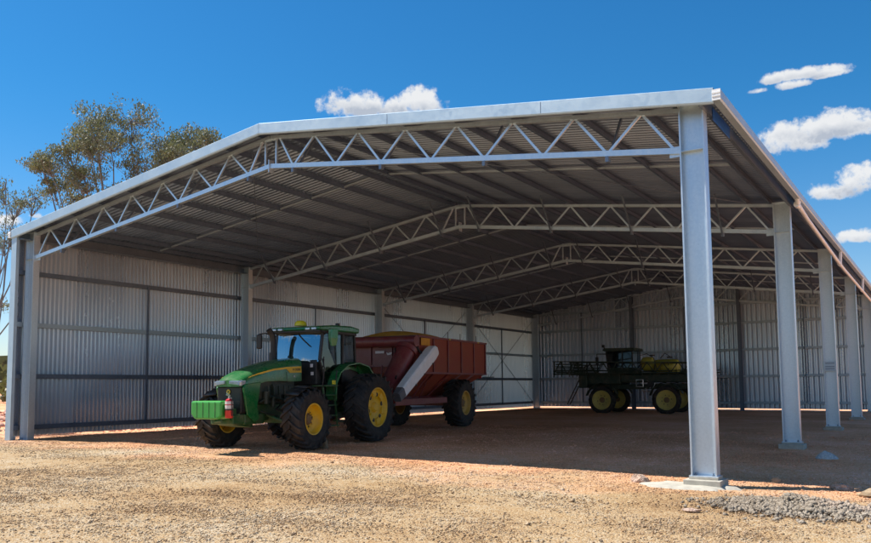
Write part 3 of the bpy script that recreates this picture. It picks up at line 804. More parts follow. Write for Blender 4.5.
# bin : upper box + sloped hopper
X0,X1=-2.8,3.70
def rect(x0,x1,y,z): return [(x0,-y,z),(x1,-y,z),(x1,y,z),(x0,y,z)]
m=MB().loft([rect(X0,X1,1.50,2.14),rect(X0,X1,1.50,3.44)],cap=False)
m.loft([rect(X0,X1,1.50,2.14),rect(-1.2,2.9,.35,1.15)],cap=True)
bn=m.build('bin','rust',cart); sd=bn.modifiers.new('s','SOLIDIFY'); sd.thickness=.02; sd.offset=-1
m=MB()
for s in(-1,1):
    for x in(X0+.02,-1.5,-.2,1.1,2.4,X1-.02): m.box(x-.04,x+.04,min(s*1.501,s*1.55),max(s*1.501,s*1.55),2.16,3.42)
    m.box(X0-.06,X1+.04,min(s*1.50,s*1.57),max(s*1.50,s*1.57),3.425,3.50); m.box(X0-.04,X1,min(s*1.502,s*1.56),max(s*1.502,s*1.56),2.09,2.16)
    for x in(-1.5,-.2,1.1,2.4): m.beam((x,s*1.50,2.10),(x*.72+.35,s*.40,1.28),.05,.07)
m.box(X0-.07,X0-.001,-1.5,1.5,3.42,3.5).box(X1+.001,X1+.07,-1.5,1.5,3.42,3.5)
m.build('rib','maroon',bn)
# maroon darker front panel with frame
m=MB().box(X1+.012,X1+.03,-1.46,1.46,2.40,3.41)
for y in(-1.3,-.45,.45,1.3): m.box(X1+.031,X1+.09,y-.04,y+.04,2.0,3.41)
m.box(X1+.031,X1+.10,-1.45,1.45,3.08,3.16).box(X1+.031,X1+.08,-1.4,1.4,2.36,2.44)
fpn=m.build('front_panel','maroon',bn)
MB().box(X1+.101,X1+.104,-.22,.16,2.86,2.95).build('decal','label',fpn)
MB().prism([(.24,2.90),(.34,2.86),(.42,2.89),(.50,2.88),(.44,2.80),(.30,2.79)],X1+.101,X1+.104,'x').build('decal','label',fpn)
MB().box(2.78,3.52,1.556,1.56,3.14,3.41).build('yellow_panel','tarp',bn)
# roll across the front top
MB().tube([(X1+.30,-1.75,3.30),(X1+.30,1.62,3.26)],.20,20).build('tarp_roll','maroon',cart,smooth=True)
m=MB()
for y in(-1.3,0,1.3): m.beam((X1+.03,y,3.1),(X1+.3,y,3.08),.05,.05)
m.build('roll_bracket','maroon',cart)
# load cover mound
n=18;vs=[];fs=[]
for i in range(n+1):
    for j in range(9):
        x=X0+.15+(X1-X0-.3)*i/n;y=-1.42+2.84*j/8
        z=3.40+.36*(math.sin(PI*j/8)**.6)*math.exp(-((x-2.2)/2.2)**4)+.012*math.sin(i*3.1)
        if x>3.0: z=3.40+(z-3.40)*max(0,(X1-.15-x)/.55)**.5
        vs.append((x,y,z))
for i in range(n):
    for j in range(8): fs.append((i*9+j,i*9+j+1,(i+1)*9+j+1,(i+1)*9+j))
MB().add(vs,fs).build('load_cover','tarp',cart,smooth=True)
# unloading auger tube on the near side front corner
m=MB().tube([(5.25,.98,1.25),(4.02,1.24,3.02)],.35,24).build('auger_tube','maroon',cart,smooth=True)
MB().tube([(5.22,.985,1.30),(5.10,1.01,1.47)],.40,24).build('tube_flange','maroon',m,smooth=True)
MB().tube([(4.12,1.22,2.88),(4.02,1.24,3.03)],.40,24).build('tube_flange','maroon',m,smooth=True)
MB().tube([(4.4,.95,3.0),(4.8,1.25,2.2),(5.1,1.35,1.9)],.03,8).tube([(3.9,1.52,3.1),(3.5,1.75,2.6)],.04,8).build('hydraulic_ram','black',m)
# white spout folded along the side
a=Vector((5.55,1.80,1.44)); b=Vector((2.95,1.80,2.98)); dr=(b-a).normalized(); pe=Vector((-dr.z,0,dr.x)); pe=pe if pe.z>0 else -pe
def ssec(p,w,h): 
    out=[]
    for u,v in((-1,-.7),(-.7,-1),(.7,-1),(1,-.7),(1,.7),(.7,1),(-.7,1),(-1,.7)): out.append(p+pe*(u*w/2)+Vector((0,v*h/2,0)))
    return out
sp=MB().loft([ssec(a,.40,.34),ssec(a+dr*1.3,.46,.40),ssec(b-dr*.35,.50,.42),ssec(b-dr*.08,.42,.40),ssec(b,.26,.36)]).build('unloading_spout','whitepaint',cart,bevel=.01)
MB().loft([ssec(a-dr*.36,.33,.28),ssec(a-dr*.002,.39,.33)]).build('rubber_boot','greypaint',sp)
m=MB()
for f in(.25,.5,.75):
    c=a+(b-a)*f+pe*(-.232); m.box(c.x-.05,c.x+.05,1.99,2.01,c.z+.02,c.z+.08)
m.build('latch','black',sp)
m=MB()
for x in(-2.3,-.6,.6): m.tube([(x,1.3,3.5),(x,1.3,3.78)],.016,6)
m.tube([(-2.85,1.35,2.0),(-2.85,1.9,2.0)],.02,6)
m.build('handle_rod','black',cart)
for x in(-1.9,1.0): MB().box(x-.06,x+.06,1.572,1.58,3.44,3.48).build('reflector','amber',cart)
for q in([(4.9,.25,1.15),(5.9,.12,.95),(7.3,.15,.80)],[(4.9,.15,1.2),(6.1,.05,1.05),(7.3,.05,.90)],[(5.3,1.4,1.5),(5.2,1.2,1.1),(5.0,.7,1.15)]): MB().tube(q,.02,6).build('hydraulic_hose','black',cart)
MB().box(-2.75,-2.68,1.0,1.35,1.95,2.1).build('tail_light','red',cart)
# struts below the bin front
for pts_ in ([(4.2,.3,2.4),(4.4,.3,1.2)],[(4.2,-.5,2.4),(4.5,-.5,1.2)],[(4.3,-1.2,2.9),(5.5,-.3,1.2)],[(2.2,.8,1.2),(2.2,1.2,2.0)],[(1.2,.6,1.2),(.7,1.3,2.0)],[(3.0,.9,1.2),(2.6,1.4,2.1)]):
    MB().tube(pts_,.032,8).build('under_frame_strut','maroon',cart)
MB().box(3.75,4.4,-.4,.5,1.3,1.75).build('gearbox_housing','maroon',cart,bevel=.03)

# ------------------------------------------------------------------ sprayer
spz=-.13
spr=empty('boom_sprayer',(7.5,32.6,spz),PI+R(2.5),'dark green self propelled boom sprayer with yellow tanks parked by the back wall','sprayer')
WS=3.85
for x in(0,-WS):
    for s in(1,-1): wheel(spr,x,s*1.5,.82,.38,.56,s,'cream_rim',20,.05,'front')
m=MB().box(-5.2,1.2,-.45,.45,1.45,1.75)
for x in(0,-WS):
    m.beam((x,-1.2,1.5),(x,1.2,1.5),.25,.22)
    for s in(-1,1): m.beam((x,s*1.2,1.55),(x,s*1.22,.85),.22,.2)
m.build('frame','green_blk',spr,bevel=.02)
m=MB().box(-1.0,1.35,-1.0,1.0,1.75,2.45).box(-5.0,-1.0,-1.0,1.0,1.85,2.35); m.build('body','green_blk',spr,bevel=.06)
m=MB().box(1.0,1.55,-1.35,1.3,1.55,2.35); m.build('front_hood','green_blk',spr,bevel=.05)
for x in(0,-WS):
    for s in(-1,1):
        mm=MB();prev=None
        for k in range(9):
            t=R(15+k*18); p=(x+1.0*math.cos(t),.84+.98*math.sin(t))
            if prev: mm.add([(prev[0],s*1.28,prev[1]),(p[0],s*1.28,p[1]),(p[0],s*1.72,p[1]),(prev[0],s*1.72,prev[1])],[(0,1,2,3)])
            prev=p
        o=mm.build('wheel_guard','green_blk',spr,smooth=True); sd=o.modifiers.new('s','SOLIDIFY'); sd.thickness=.03
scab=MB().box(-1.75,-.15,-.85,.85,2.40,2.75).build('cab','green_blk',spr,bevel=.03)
for x in(-1.70,-1.1,-.2):
    for s in(-1,1): MB().beam((x,s*.83,2.7),(x+(.12 if x>-.5 else 0),s*.8,3.75),.07,.08).build('pillar','black',scab)
def sq(vs): 
    o=MB().add(vs,[(0,1,2,3)]).build('cab_glass','glass_dark',scab); return o
sq([(-.20,-.8,2.75),(-.20,.8,2.75),(-.1,.78,3.74),(-.1,-.78,3.74)])
for s in(-1,1): sq([(-1.68,s*.84,2.75),(-.22,s*.84,2.75),(-.12,s*.81,3.74),(-1.68,s*.81,3.74)])
sq([(-1.72,-.8,2.75),(-1.72,.8,2.75),(-1.72,.78,3.74),(-1.72,-.78,3.74)])
MB().box(-1.5,-.9,-.3,.3,2.76,3.3).build('driver_seat','seatcloth',scab,bevel=.04)
MB().prism([(-1.9,3.76),(.0,3.76),(.12,3.84),(.0,3.96),(-1.85,3.94)],-.95,.95).build('cab_roof','green_blk',scab,bevel=.03)
m=MB().tube([(-.05,.9,3.85),(.02,1.0,4.1)],.04,8).box(-.05,.09,.93,1.07,4.0,4.16).tube([(-.1,.9,3.6),(.35,1.25,3.6),(.35,1.25,3.1)],.03,6).box(.3,.4,1.12,1.38,2.95,3.4); m.build('mirror','black',scab)
# tanks
def pill(x0,x1,y,z,r,name='tank'):
    m=MB().lathe([(.001,x0),(r*.6,x0+.04),(r*.93,x0+.15),(r,x0+.32),(r,x1-.32),(r*.93,x1-.15),(r*.6,x1-.04),(.001,x1)],c=(0,y,z),axis='x',n=28)
    return m.build(name,'yellow_tank',spr,smooth=True)
pill(-3.0,-2.15,.55,2.95,.42); pill(-4.35,-2.75,.0,2.78,.44); pill(-4.25,-3.35,.75,2.74,.33)
m=MB().lathe([(.16,0),(.16,.08),(0,.08)],c=(-2.75,.25,3.42),axis='z',n=16).lathe([(.16,0),(.16,.08),(0,.08)],c=(-3.7,-.1,3.30),axis='z',n=16)
m.build('tank_lid','black',spr)
rails=[[(-2.2,.9,2.4),(-2.2,.9,3.45),(-2.6,.9,3.55),(-3.0,.9,3.3),(-3.2,.9,2.5)],[(-3.1,-.3,3.3),(-3.4,-.2,3.6),(-3.8,-.2,3.3)],[(-2.3,1.05,2.95),(-4.7,1.05,2.95)],[(-.1,1.05,2.95),(1.2,1.05,2.95),(1.3,1.05,2.5)]]
rails+=[[(x,1.05,2.35),(x,1.05,2.95)] for x in(-2.3,-3.1,-3.9,-4.7)]
for q in rails: MB().tube(q,.025,6).build('handrail','black',spr)
# folded booms, one truss each side
for s in(-1,1):
    y=s*1.45; m=MB()
    xa,xb=-6.3,3.05
    m.beam((xa,y,2.40),(xb,y,2.40),.07,.07).beam((xa,y+s*.25,2.42),(xb,y+s*.25,2.42),.05,.05)
    m.beam((xa+.4,y,2.95),(xb+.1,y,3.20),.06,.06)
    x=xa+.4;k=0
    while x<xb-.3:
        z0=2.40 if k%2==0 else 2.95+.025*(x-xa); z1=2.95+.025*(x+.45-xa) if k%2==0 else 2.40
        m.beam((x,y,z0),(x+.45,y,z1),.05,.05); x+=.45;k+=1
    for x in(xb,xb-.5,xb-1.1,xb-1.8): m.beam((x,y,2.35),(x,y,3.18),.07,.07)
    for z in(2.48,2.62,2.8,3.0): m.beam((xb-1.9,y+s*.12,z),(xb-.15,y+s*.12,z+.02),.05,.07)
    for z in(2.55,2.72,2.9): m.tube([(xb-1.7,y+s*.06,z),(xb-.1,y+s*.06,z)],.022,6)
    m.tube([(xa,y+s*.2,2.55),(-3,y+s*.2,2.5),(1,y+s*.2,2.62),(xb,y+s*.2,2.6)],.03,6)
    k=xa+.3
    while k<xb: m.box(k-.02,k+.02,y+s*.2-.02,y+s*.2+.02,2.24,2.38); k+=.5
    m.build('spray_boom','green_blk',spr)
m=MB()
for s_ in(0,):
    for dy in(-.25,.25):
        m.beam((1.45,1.2+dy,2.05),(2.25,1.2+dy,.55),.04,.06)
    for k in range(5):
        f=k/4; m.beam((1.45+.8*f,.97,2.0-1.45*f),(1.45+.8*f,1.43,2.0-1.45*f),.12,.025)
m.build('ladder','black',spr)
m=MB().tube([(-2.4,1.15,1.6),(-2.4,1.15,2.0),(-2.0,1.18,2.0),(-2.0,1.15,1.6),(-2.4,1.1,1.6)],.035,6).tube([(-2.6,1.15,1.5),(-2.3,1.2,1.35),(-2.9,1.2,1.3),(-3.1,1.15,1.8)],.04,6).tube([(-2.6,1.1,2.0),(-3.0,1.2,1.7),(-2.8,1.2,1.5)],.03,6); m.build('pump_plumbing','chrome',spr)
MB().lathe([(.0,0),(.18,0),(.18,.3),(.0,.3)],c=(-2.9,1.05,1.75),n=18).build('hose_reel','black',spr)

# ------------------------------------------------------------------ stones, mound, rubble, spill, rocks
def ico_rock(name,loc,size,seed,mat,flat=.7,sub=3):
    bm=bmesh.new(); bmesh.ops.create_icosphere(bm,subdivisions=sub,radius=1)
    for v in bm.verts:
        p=v.co.copy(); k=1+.55*noise.noise(p*1.1+Vector((seed*3.1,0,0)))+.25*noise.noise(p*2.6+Vector((seed,5,0)))+.08*noise.noise(p*7)
        v.co=Vector((p.x*k*size[0],p.y*k*size[1],p.z*k*size[2]*flat))
    me=bpy.data.meshes.new(name); bm.to_mesh(me); bm.free(); me.materials.append(M[mat])
    o=bpy.data.objects.new(name,me); COL.objects.link(o); o.location=loc; return o
def spill():
    bm=bmesh.new(); n=48; c=bm.verts.new((0,0,.05)); rings=[]
    for rr,z in((.55,.05),(.85,.035),(1.0,-.04)):
        g=[]
        for k in range(n):
            t=2*PI*k/n; q=1+.32*noise.noise((math.cos(t)*1.6,math.sin(t)*1.6,2))+.14*noise.noise((math.cos(t)*5,math.sin(t)*5,4))
            g.append(bm.verts.new((rr*q*math.cos(t)*.88,rr*q*math.sin(t)*.50,z+.012*noise.noise((rr*9*math.cos(t),rr*9*math.sin(t),0)))))
        rings.append(g)
    for k in range(n): bm.faces.new((c,rings[0][k],rings[0][(k+1)%n]))
    for a,b in zip(rings,rings[1:]):
        for k in range(n): bm.faces.new((a[k],b[k],b[(k+1)%n],a[(k+1)%n]))
    me=bpy.data.meshes.new('concrete_spill'); bm.to_mesh(me); bm.free(); me.materials.append(M['concrete_wet'])
    for p in me.polygons:p.use_smooth=True
    o=bpy.data.objects.new('concrete_spill',me); COL.objects.link(o); o.location=(21.05,-.22,gz(21,0)-.005)
    tag(o,'pale spilled concrete spread flat around the foot of the nearest column','concrete spill')
spill()
def rubble():
    g=np.random.default_rng(11); n=9000; P=[];S=[]
    cx,cy=23.15,-1.85
    for i in range(n):
        a,b=g.normal(0,.5),g.normal(0,.5)
        r2=a*a+b*b
        x=cx+a*1.05;y=cy+b*.75; h=.27*math.exp(-r2*1.9)*(.6+.5*noise.noise((x*3,y*3,0)))
        P.append((x,y,gz(x,y)+h*g.uniform(.55,1.0)+.005)); S.append(.006+.058*g.random()**3.6)
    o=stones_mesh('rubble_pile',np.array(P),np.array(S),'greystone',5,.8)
    tag(o,'low pile of broken grey rubble on the gravel right of the nearest column','rubble',kind='stuff')
rubble()
def stone(nm,x,y,sz,lab,mat='greystone',seed=1,flat=.7,cat='rock'):
    o=ico_rock(nm,(x,y,gz(x,y)+sz[2]*flat*.35),sz,seed,mat,flat,2); tag(o,lab,cat); return o
stone('rock',20.15,.02,(.17,.14,.15),'grey rock at the left end of the concrete spill',seed=2)
stone('rock',23.5,.75,(.17,.13,.12),'flat pale rock lying between the rubble pile and the shadow edge',seed=4)
stone('rock',24.05,.05,(.22,.13,.16),'largest tan rock at the right edge of the picture behind the rubble pile','clod',seed=5)
stone('rock',22.35,1.2,(.09,.07,.13),'small upright orange stone at the edge of the roof shadow','clod',seed=6)
stone('rock',24.75,-3.1,(.22,.16,.13),'pale rock low at the right corner in front of the rubble pile',seed=8)
stone('rock',21.9,-2.9,(.14,.10,.05),'flat grey rock in the sunlit gravel left of the rubble pile',seed=9)
def heap(name,loc,rad,h,mat):
    vs=[(0,0,h)];fs=[];n=40;m=12
    for i in range(1,m+1):
        f=i/m
        for k in range(n):
            t=2*PI*k/n; q=rad*f*(1+.12*noise.noise((math.cos(t)*1.5,math.sin(t)*1.5,4)))
            x,y=q*math.cos(t),q*math.sin(t)*.85; vs.append((x,y,h*(1-f**1.7)+.035*noise.noise((x*9,y*9,1))+.02*noise.noise((x*22,y*22,1))-.05*(f>.95)))
    for k in range(n): fs.append((0,1+k,1+(k+1)%n))
    for i in range(m-1):
        for k in range(n): fs.append((1+i*n+k,1+(i+1)*n+k,1+(i+1)*n+(k+1)%n,1+i*n+(k+1)%n))
    return MB().add(vs,fs).build(name,mat,loc=loc)
o=heap('gravel_mound',(22.55,6.8,gz(23,6)-.0),.27,.19,'mound'); tag(o,'small rounded mound of blue grey gravel beside the second column','gravel mound')
# clods under the tractor
cl=empty('clay_clod',(10.1,2.55,gz(10,2)),0,'pale brown lump of dry clay and timber lying under the tractor','clod')
def sub(o): o.parent=cl; return o
a=ico_rock('lump',(-.16,0,.09),(.15,.11,.12),12,'clod',.8,2); a.parent=cl
a=ico_rock('lump',(.12,.02,.12),(.10,.09,.20),14,'clod',.9,2); a.parent=cl

# ------------------------------------------------------------------ trees
def leafmat(name,c1,c2,c3):
    m,nt,b=newmat(name)
    f=noise_n(nt,.9,3); 
    oi=nt.nodes.new('ShaderNodeNewGeometry')
    ad=nt.nodes.new('ShaderNodeMath'); ad.operation='MULTIPLY_ADD'; ad.inputs[1].default_value=.45
    nt.links.new(oi.outputs['Random Per Island'],ad.inputs[0]); nt.links.new(f,ad.inputs[2])
    nt.links.new(ramp(nt,ad.outputs[0],[(.35,c1),(.7,c2),(1.0,c3)]),b.inputs['Base Color'])
    b.inputs['Roughness'].default_value=.6
    out=nt.nodes['Material Output']; tr=nt.nodes.new('ShaderNodeBsdfTranslucent'); tr.inputs[0].default_value=(.16,.17,.05,1)
    mx=nt.nodes.new('ShaderNodeMixShader'); mx.inputs[0].default_value=.3
    nt.links.new(b.outputs[0],mx.inputs[1]); nt.links.new(tr.outputs[0],mx.inputs[2]); nt.links.new(mx.outputs[0],out.inputs[0]); return m
M['leaf']=leafmat('olive gum leaves',(.12,.135,.085),(.19,.20,.13),(.27,.25,.17))
M['leaf2']=leafmat('dark scrub leaves',(.03,.04,.02),(.06,.075,.035),(.10,.11,.055))
M['bark']=simple('grey gum bark',(.22,.18,.15),.9,0,.35,5,.5,20)
def tree(name,loc,height,seed,label,trunk_r=.25,spread=1.0,leaf=.16,nleaf=9000,lean=(0,0),levels=4,clump=.75,first=.28,group='gum and scrub trees around the shed',fork=3):
    rg=random.Random(seed); t=empty(name,loc,0,label,'tree',group)
    wood=MB(); tips=[]
    def grow(p,d,ln,r,lv):
        pts=[p];q=p;dd=d.copy();n=5
        for i in range(n):
            dd=(dd+Vector((rg.uniform(-1,1),rg.uniform(-1,1),rg.uniform(-.4,.7)))*.16).normalized()
            q=q+dd*ln/n; pts.append(q)
        rs=[r*(1-.30*i/n) for i in range(n+1)]
        wood.tube(pts,rs,7 if lv<2 else 4,cap=False)
        if lv>=levels: tips.append((q,dd)); tips.append((pts[3],dd)); return
        k=fork if lv else fork+1
        a0=rg.uniform(0,6.28)
        for i in range(k):
            a=a0+i*2*PI/k+rg.uniform(-.5,.5); tilt=rg.uniform(.35,.85)*spread
            ax=dd.orthogonal().normalized(); ax.rotate(Matrix.Rotation(a,3,dd))
            nd=(dd*math.cos(tilt)+ax*math.sin(tilt)); nd.z+=.10; nd.normalize()
            base=pts[-1] if i<2 else pts[rg.choice([3,4])]
            grow(base,nd,ln*rg.uniform(.62,.88),rs[-1]*rg.uniform(.62,.78),lv+1)
    grow(Vector((0,0,-.2)),Vector((lean[0],lean[1],1)).normalized(),height*first,trunk_r,0)
    wd=wood.build('trunk','bark',t,smooth=True)
    # leaves
    g=np.random.default_rng(seed); n=nleaf; T=np.array([tuple(a) for a,_ in tips]); 
    wts=g.random(len(T))**1.2+.04; wts/=wts.sum()
    idx=g.choice(len(T),n,p=wts); off=np.clip(g.normal(0,clump*.36,(n,3)),-clump*.7,clump*.7)*g.uniform(.3,1.25,(len(T),1))[idx]; off[:,2]*=.62
    C=T[idx]+off
    ax=g.normal(0,1,(n,3)); ax[:,2]-=1.1; ax/=np.linalg.norm(ax,axis=1)[:,None]
    b=np.cross(ax,g.normal(0,1,(n,3))); b/=np.linalg.norm(b,axis=1)[:,None]
    ls=leaf*g.uniform(.6,1.4,(n,1)); wd_=ls*.42
    v=np.stack([C-ax*ls/2,C+b*wd_/2,C+ax*ls/2,C-b*wd_/2],1).reshape(-1,3)
    me=bpy.data.meshes.new('crown'); me.vertices.add(4*n); me.vertices.foreach_set('co',v.ravel())
    me.loops.add(4*n); me.loops.foreach_set('vertex_index',np.arange(4*n,dtype=np.int32)); me.polygons.add(n); me.polygons.foreach_set('loop_start',np.arange(0,4*n,4,dtype=np.int32)); me.polygons.foreach_set('loop_total',np.full(n,4,dtype=np.int32))
    me.update(); me.validate(); me.materials.append(M['leaf2'] if 'dark' in label else M['leaf'])
    o=bpy.data.objects.new('crown',me); COL.objects.link(o); o.parent=t
    return t
RV=Vector((.844,.536,0)); DV=Vector((-.536,.844,0))
def guided_tree(name,loc,label,lobes,trunk_r,leaf,per,depth,seed,fork_z,group='gum and scrub trees around the shed'):
    """A gum: one trunk dividing into curved limbs, each ending in an airy clump of twigs and leaves."""
    rg=random.Random(seed); g=np.random.default_rng(seed); t=empty(name,loc,0,label,'tree',group)
    wood=MB(); P=[]
    top=Vector((0,0,fork_z)); tr=[Vector((.05*math.sin(k*1.3),.05*math.cos(k*1.7),-.3+(fork_z+.3)*k/6)) for k in range(7)]; tr[-1]=top
    wood.tube(tr,[trunk_r*(1.15-.07*k) for k in range(7)],10,cap=False)
    mains=[]
    for k in range(6):
        a=k*PI/3+rg.uniform(-.3,.3); mains.append((RV*math.cos(a)*1.0+DV*math.sin(a)*.7).normalized())
    for n_,(sx,z,r) in enumerate(lobes):
        z-=.35
        c=RV*sx+DV*rg.uniform(-1,1)*depth*max(.3,1-abs(sx)/9)+Vector((0,0,z))
        # limb
        st=top+Vector((0,0,rg.uniform(-.25,.1)*fork_z)); k=7; pts=[]
        bow=RV*rg.uniform(-.5,.5)+Vector((0,0,-rg.uniform(.2,1.1)))
        for i in range(k+1):
            f=i/k; p=st.lerp(c,f)+bow*math.sin(PI*f)*.8+Vector((rg.uniform(-1,1),rg.uniform(-1,1),rg.uniform(-1,1)))*.10*(0<i<k)
            pts.append(p)
        r0=trunk_r*rg.uniform(.17,.27); r=r*1.68
        wood.tube(pts,[r0*(1-.85*i/k)+.008 for i in range(k+1)],6,cap=False)
        # twigs and leaf sprays
        nt_=int(10+18*r)
        for q in range(nt_):
            o=Vector(g.normal(0,1,3)); o=o.normalized()*r*(rg.random()**.45); o.z*=.8; e=c+o
            b0=pts[-1 if q%2 else -2].lerp(c,.4); m_=b0.lerp(e,.5)+Vector((0,0,-.08*r))+Vector(g.normal(0,.05,3))
            wood.tube([b0,m_,e],[.016,.010,.004],4,cap=False)
            n=int(per*rg.uniform(.4,1.6)); cl=g.normal(0,1,(n,3)); cl/=np.linalg.norm(cl,axis=1)[:,None]; cl*=(g.random((n,1))**.5)*np.array([.40,.40,.26])*(.6+.4*r)
            w_=g.random((n,1))*.35; P.append(np.array(e)*(1-w_)+np.array(m_)*w_+cl)
    wood.build('trunk','bark',t,smooth=True)
    C=np.concatenate(P); n=len(C)
    ax=g.normal(0,.8,(n,3)); ax[:,2]-=1.2; ax/=np.linalg.norm(ax,axis=1)[:,None]
    b=np.cross(ax,g.normal(0,1,(n,3))); b/=np.linalg.norm(b,axis=1)[:,None]
    ls=leaf*g.uniform(.6,1.4,(n,1)); v=np.stack([C-ax*ls/2,C+b*ls*.19,C+ax*ls/2,C-b*ls*.19],1).reshape(-1,3)
    me=bpy.data.meshes.new('crown'); me.vertices.add(4*n); me.vertices.foreach_set('co',v.ravel())
    me.loops.add(4*n); me.loops.foreach_set('vertex_index',np.arange(4*n,dtype=np.int32)); me.polygons.add(n); me.polygons.foreach_set('loop_start',np.arange(0,4*n,4,dtype=np.int32)); me.polygons.foreach_set('loop_total',np.full(n,4,dtype=np.int32))
    me.update(); me.validate(); me.materials.append(M['leaf']); o=bpy.data.objects.new('crown',me); COL.objects.link(o); o.parent=t
guided_tree('gum_tree',(-8.8,9.9,0),'broad spreading gum tree with open olive crown rising behind the left roof slope',
  [(-3.43, 12.91, 0.6), (-2.45, 13.51, 0.45), (-2.6, 14.67, 0.7), (-1.47, 15.22, 0.75), (0.0, 15.37, 0.9), (-0.83, 14.62, 0.7), (1.23, 14.67, 0.85), (-0.74, 13.66, 0.85), (0.49, 13.26, 0.85), (-1.96, 12.4, 0.7), (-3.19, 11.7, 0.6), (-1.23, 11.65, 0.9), (0.25, 11.9, 0.8), (1.96, 14.16, 0.65), (2.5, 14.62, 0.7), (3.28, 14.01, 0.6), (2.7, 13.41, 0.4), (4.26, 14.21, 0.45), (5.54, 14.41, 0.35), (-3.92, 12.1, 0.4), (-4.17, 13.01, 0.35), (1.47, 12.5, 0.7), (-1.96, 14.01, 0.4), (3.68, 12.76, 0.6), (0.98, 13.91, 0.5), (4.9, 13.51, 0.45), (-2.7, 12.61, 0.4)],.34,.14,46,2.8,3,4.2)
guided_tree('gum_tree',(-4.9,.75,0),'slender multi limbed gum tree at the left edge of the picture beside the shed corner',
  [(0.63, 9.18, 0.33), (1.19, 9.29, 0.33), (1.85, 9.18, 0.3), (0.89, 7.95, 0.41), (0.52, 7.56, 0.33), (0.59, 6.41, 0.22), (0.81, 8.25, 0.3), (-0.22, 8.79, 0.59), (-0.85, 7.45, 0.67), (0.07, 5.33, 0.3), (1.0, 7.06, 0.19), (1.48, 8.95, 0.22)],.15,.10,16,1.2,8,2.6)
tree('gum_tree',(-8.0,24,-.1),17.6,33,'gum tree showing only bare twig tips above the roof beside the large cloud',.26,.8,.10,900,(.06,.0),4,.7,.28,fork=3)
rgT=random.Random(4)
for i,(x,y,h,lb) in enumerate([(-60,28,6.0,'dark rounded scrub tree leftmost on the far treeline'),(-57,33,5.2,'low dark scrub tree on the treeline touching the shed corner')]):
    tree('scrub_tree',(x,y,-.2),h,40+i,lb,.2,1.25,.45,2600,(0,0),3,1.8,.25,fork=3)
def far_wood():
    g=np.random.default_rng(8); n=52000
    ang=g.uniform(-PI,PI,n); dist=g.uniform(110,170,n)
    x=25+np.sin(ang)*dist; y=-15+np.cos(ang)*dist
    hh=np.array([5.0+3.0*noise.noise((a*14,1,0))+1.5*noise.noise((a*50,2,0)) for a in ang]); z=g.uniform(0,1,n)**.8*hh
    C=np.stack([x,y,z],-1); ax=g.normal(0,1,(n,3)); ax/=np.linalg.norm(ax,axis=1)[:,None]; b=np.cross(ax,g.normal(0,1,(n,3))); b/=np.linalg.norm(b,axis=1)[:,None]
    ls=g.uniform(.8,1.9,(n,1)); v=np.stack([C-ax*ls/2,C+b*ls*.35,C+ax*ls/2,C-b*ls*.35],1).reshape(-1,3)
    me=bpy.data.meshes.new('far_woodland'); me.vertices.add(4*n); me.vertices.foreach_set('co',v.ravel()); me.loops.add(4*n); me.loops.foreach_set('vertex_index',np.arange(4*n,dtype=np.int32)); me.polygons.add(n); me.polygons.foreach_set('loop_start',np.arange(0,4*n,4,dtype=np.int32)); me.polygons.foreach_set('loop_total',np.full(n,4,dtype=np.int32)); me.update(); me.validate(); me.materials.append(M['leaf2'])
    o=bpy.data.objects.new('far_woodland',me); COL.objects.link(o); tag(o,'dark green line of far off woodland on the horizon behind the shed','woodland',kind='stuff')
far_wood()
def rocks_left():
    g=np.random.default_rng(9); P=[];S=[]
    for i in range(9000):
        x=g.uniform(-34,-1.8);y=g.uniform(-6,26)
        if noise.noise((x*.25,y*.25,9))<g.uniform(-.4,.3): continue
        P.append((x,y,gz(x,y)+.03)); S.append(.05+.30*g.random()**4)
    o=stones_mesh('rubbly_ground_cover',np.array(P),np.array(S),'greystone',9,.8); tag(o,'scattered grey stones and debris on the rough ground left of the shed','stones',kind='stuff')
rocks_left()

# ------------------------------------------------------------------ camera
CAM=dict(cx=25.12739,cy=-14.83487,cz=1.60211,yaw=.56627,pit=.08398,rol=-.0094,f=795.82658,px=2.98812,py=47.77666)
def cam_axes():
    cy,sy=math.cos(CAM['yaw']),math.sin(CAM['yaw']);p=CAM['pit'];rr=CAM['rol']
    f=Vector((-sy*math.cos(p),cy*math.cos(p),math.sin(p)));r=Vector((cy,sy,0));u=r.cross(f)
    c,s_=math.cos(rr),math.sin(rr); return c*r+s_*u,-s_*r+c*u,f
cr,cu_,cf=cam_axes()
cam=bpy.data.cameras.new('camera'); co=bpy.data.objects.new('camera',cam); COL.objects.link(co)
mm=Matrix((cr,cu_,-cf)).transposed().to_4x4(); mm.translation=(CAM['cx'],CAM['cy'],CAM['cz']); co.matrix_world=mm
cam.sensor_width=36; cam.lens=CAM['f']/871*36; cam.shift_x=-CAM['px']/871; cam.shift_y=CAM['py']/871; cam.clip_end=6000; cam.clip_start=.1
scene.camera=co

# ------------------------------------------------------------------ sun + sky
S=Vector((-.60,-.21,1)).normalized()     # towards the sun
el=math.asin(S.z); az=math.atan2(S.x,S.y)
sl=bpy.data.lights.new('sun','SUN'); sl.energy=4.2; sl.angle=R(.55); sl.color=(1,.955,.88)
so=bpy.data.objects.new('sun',sl); COL.objects.link(so); so.rotation_euler=(-S).to_track_quat('-Z','Y').to_euler()
w=bpy.data.worlds.new('World'); scene.world=w; w.use_nodes=True; nt=w.node_tree
for n in list(nt.nodes): nt.nodes.remove(n)
out=nt.nodes.new('ShaderNodeOutputWorld'); bg=nt.nodes.new('ShaderNodeBackground'); bg.inputs[1].default_value=.064
sky=nt.nodes.new('ShaderNodeTexSky'); sky.sky_type='NISHITA'; sky.sun_disc=False; sky.sun_elevation=el; sky.sun_rotation=az; sky.air_density=1.0; sky.dust_density=.3; sky.ozone_density=2.5
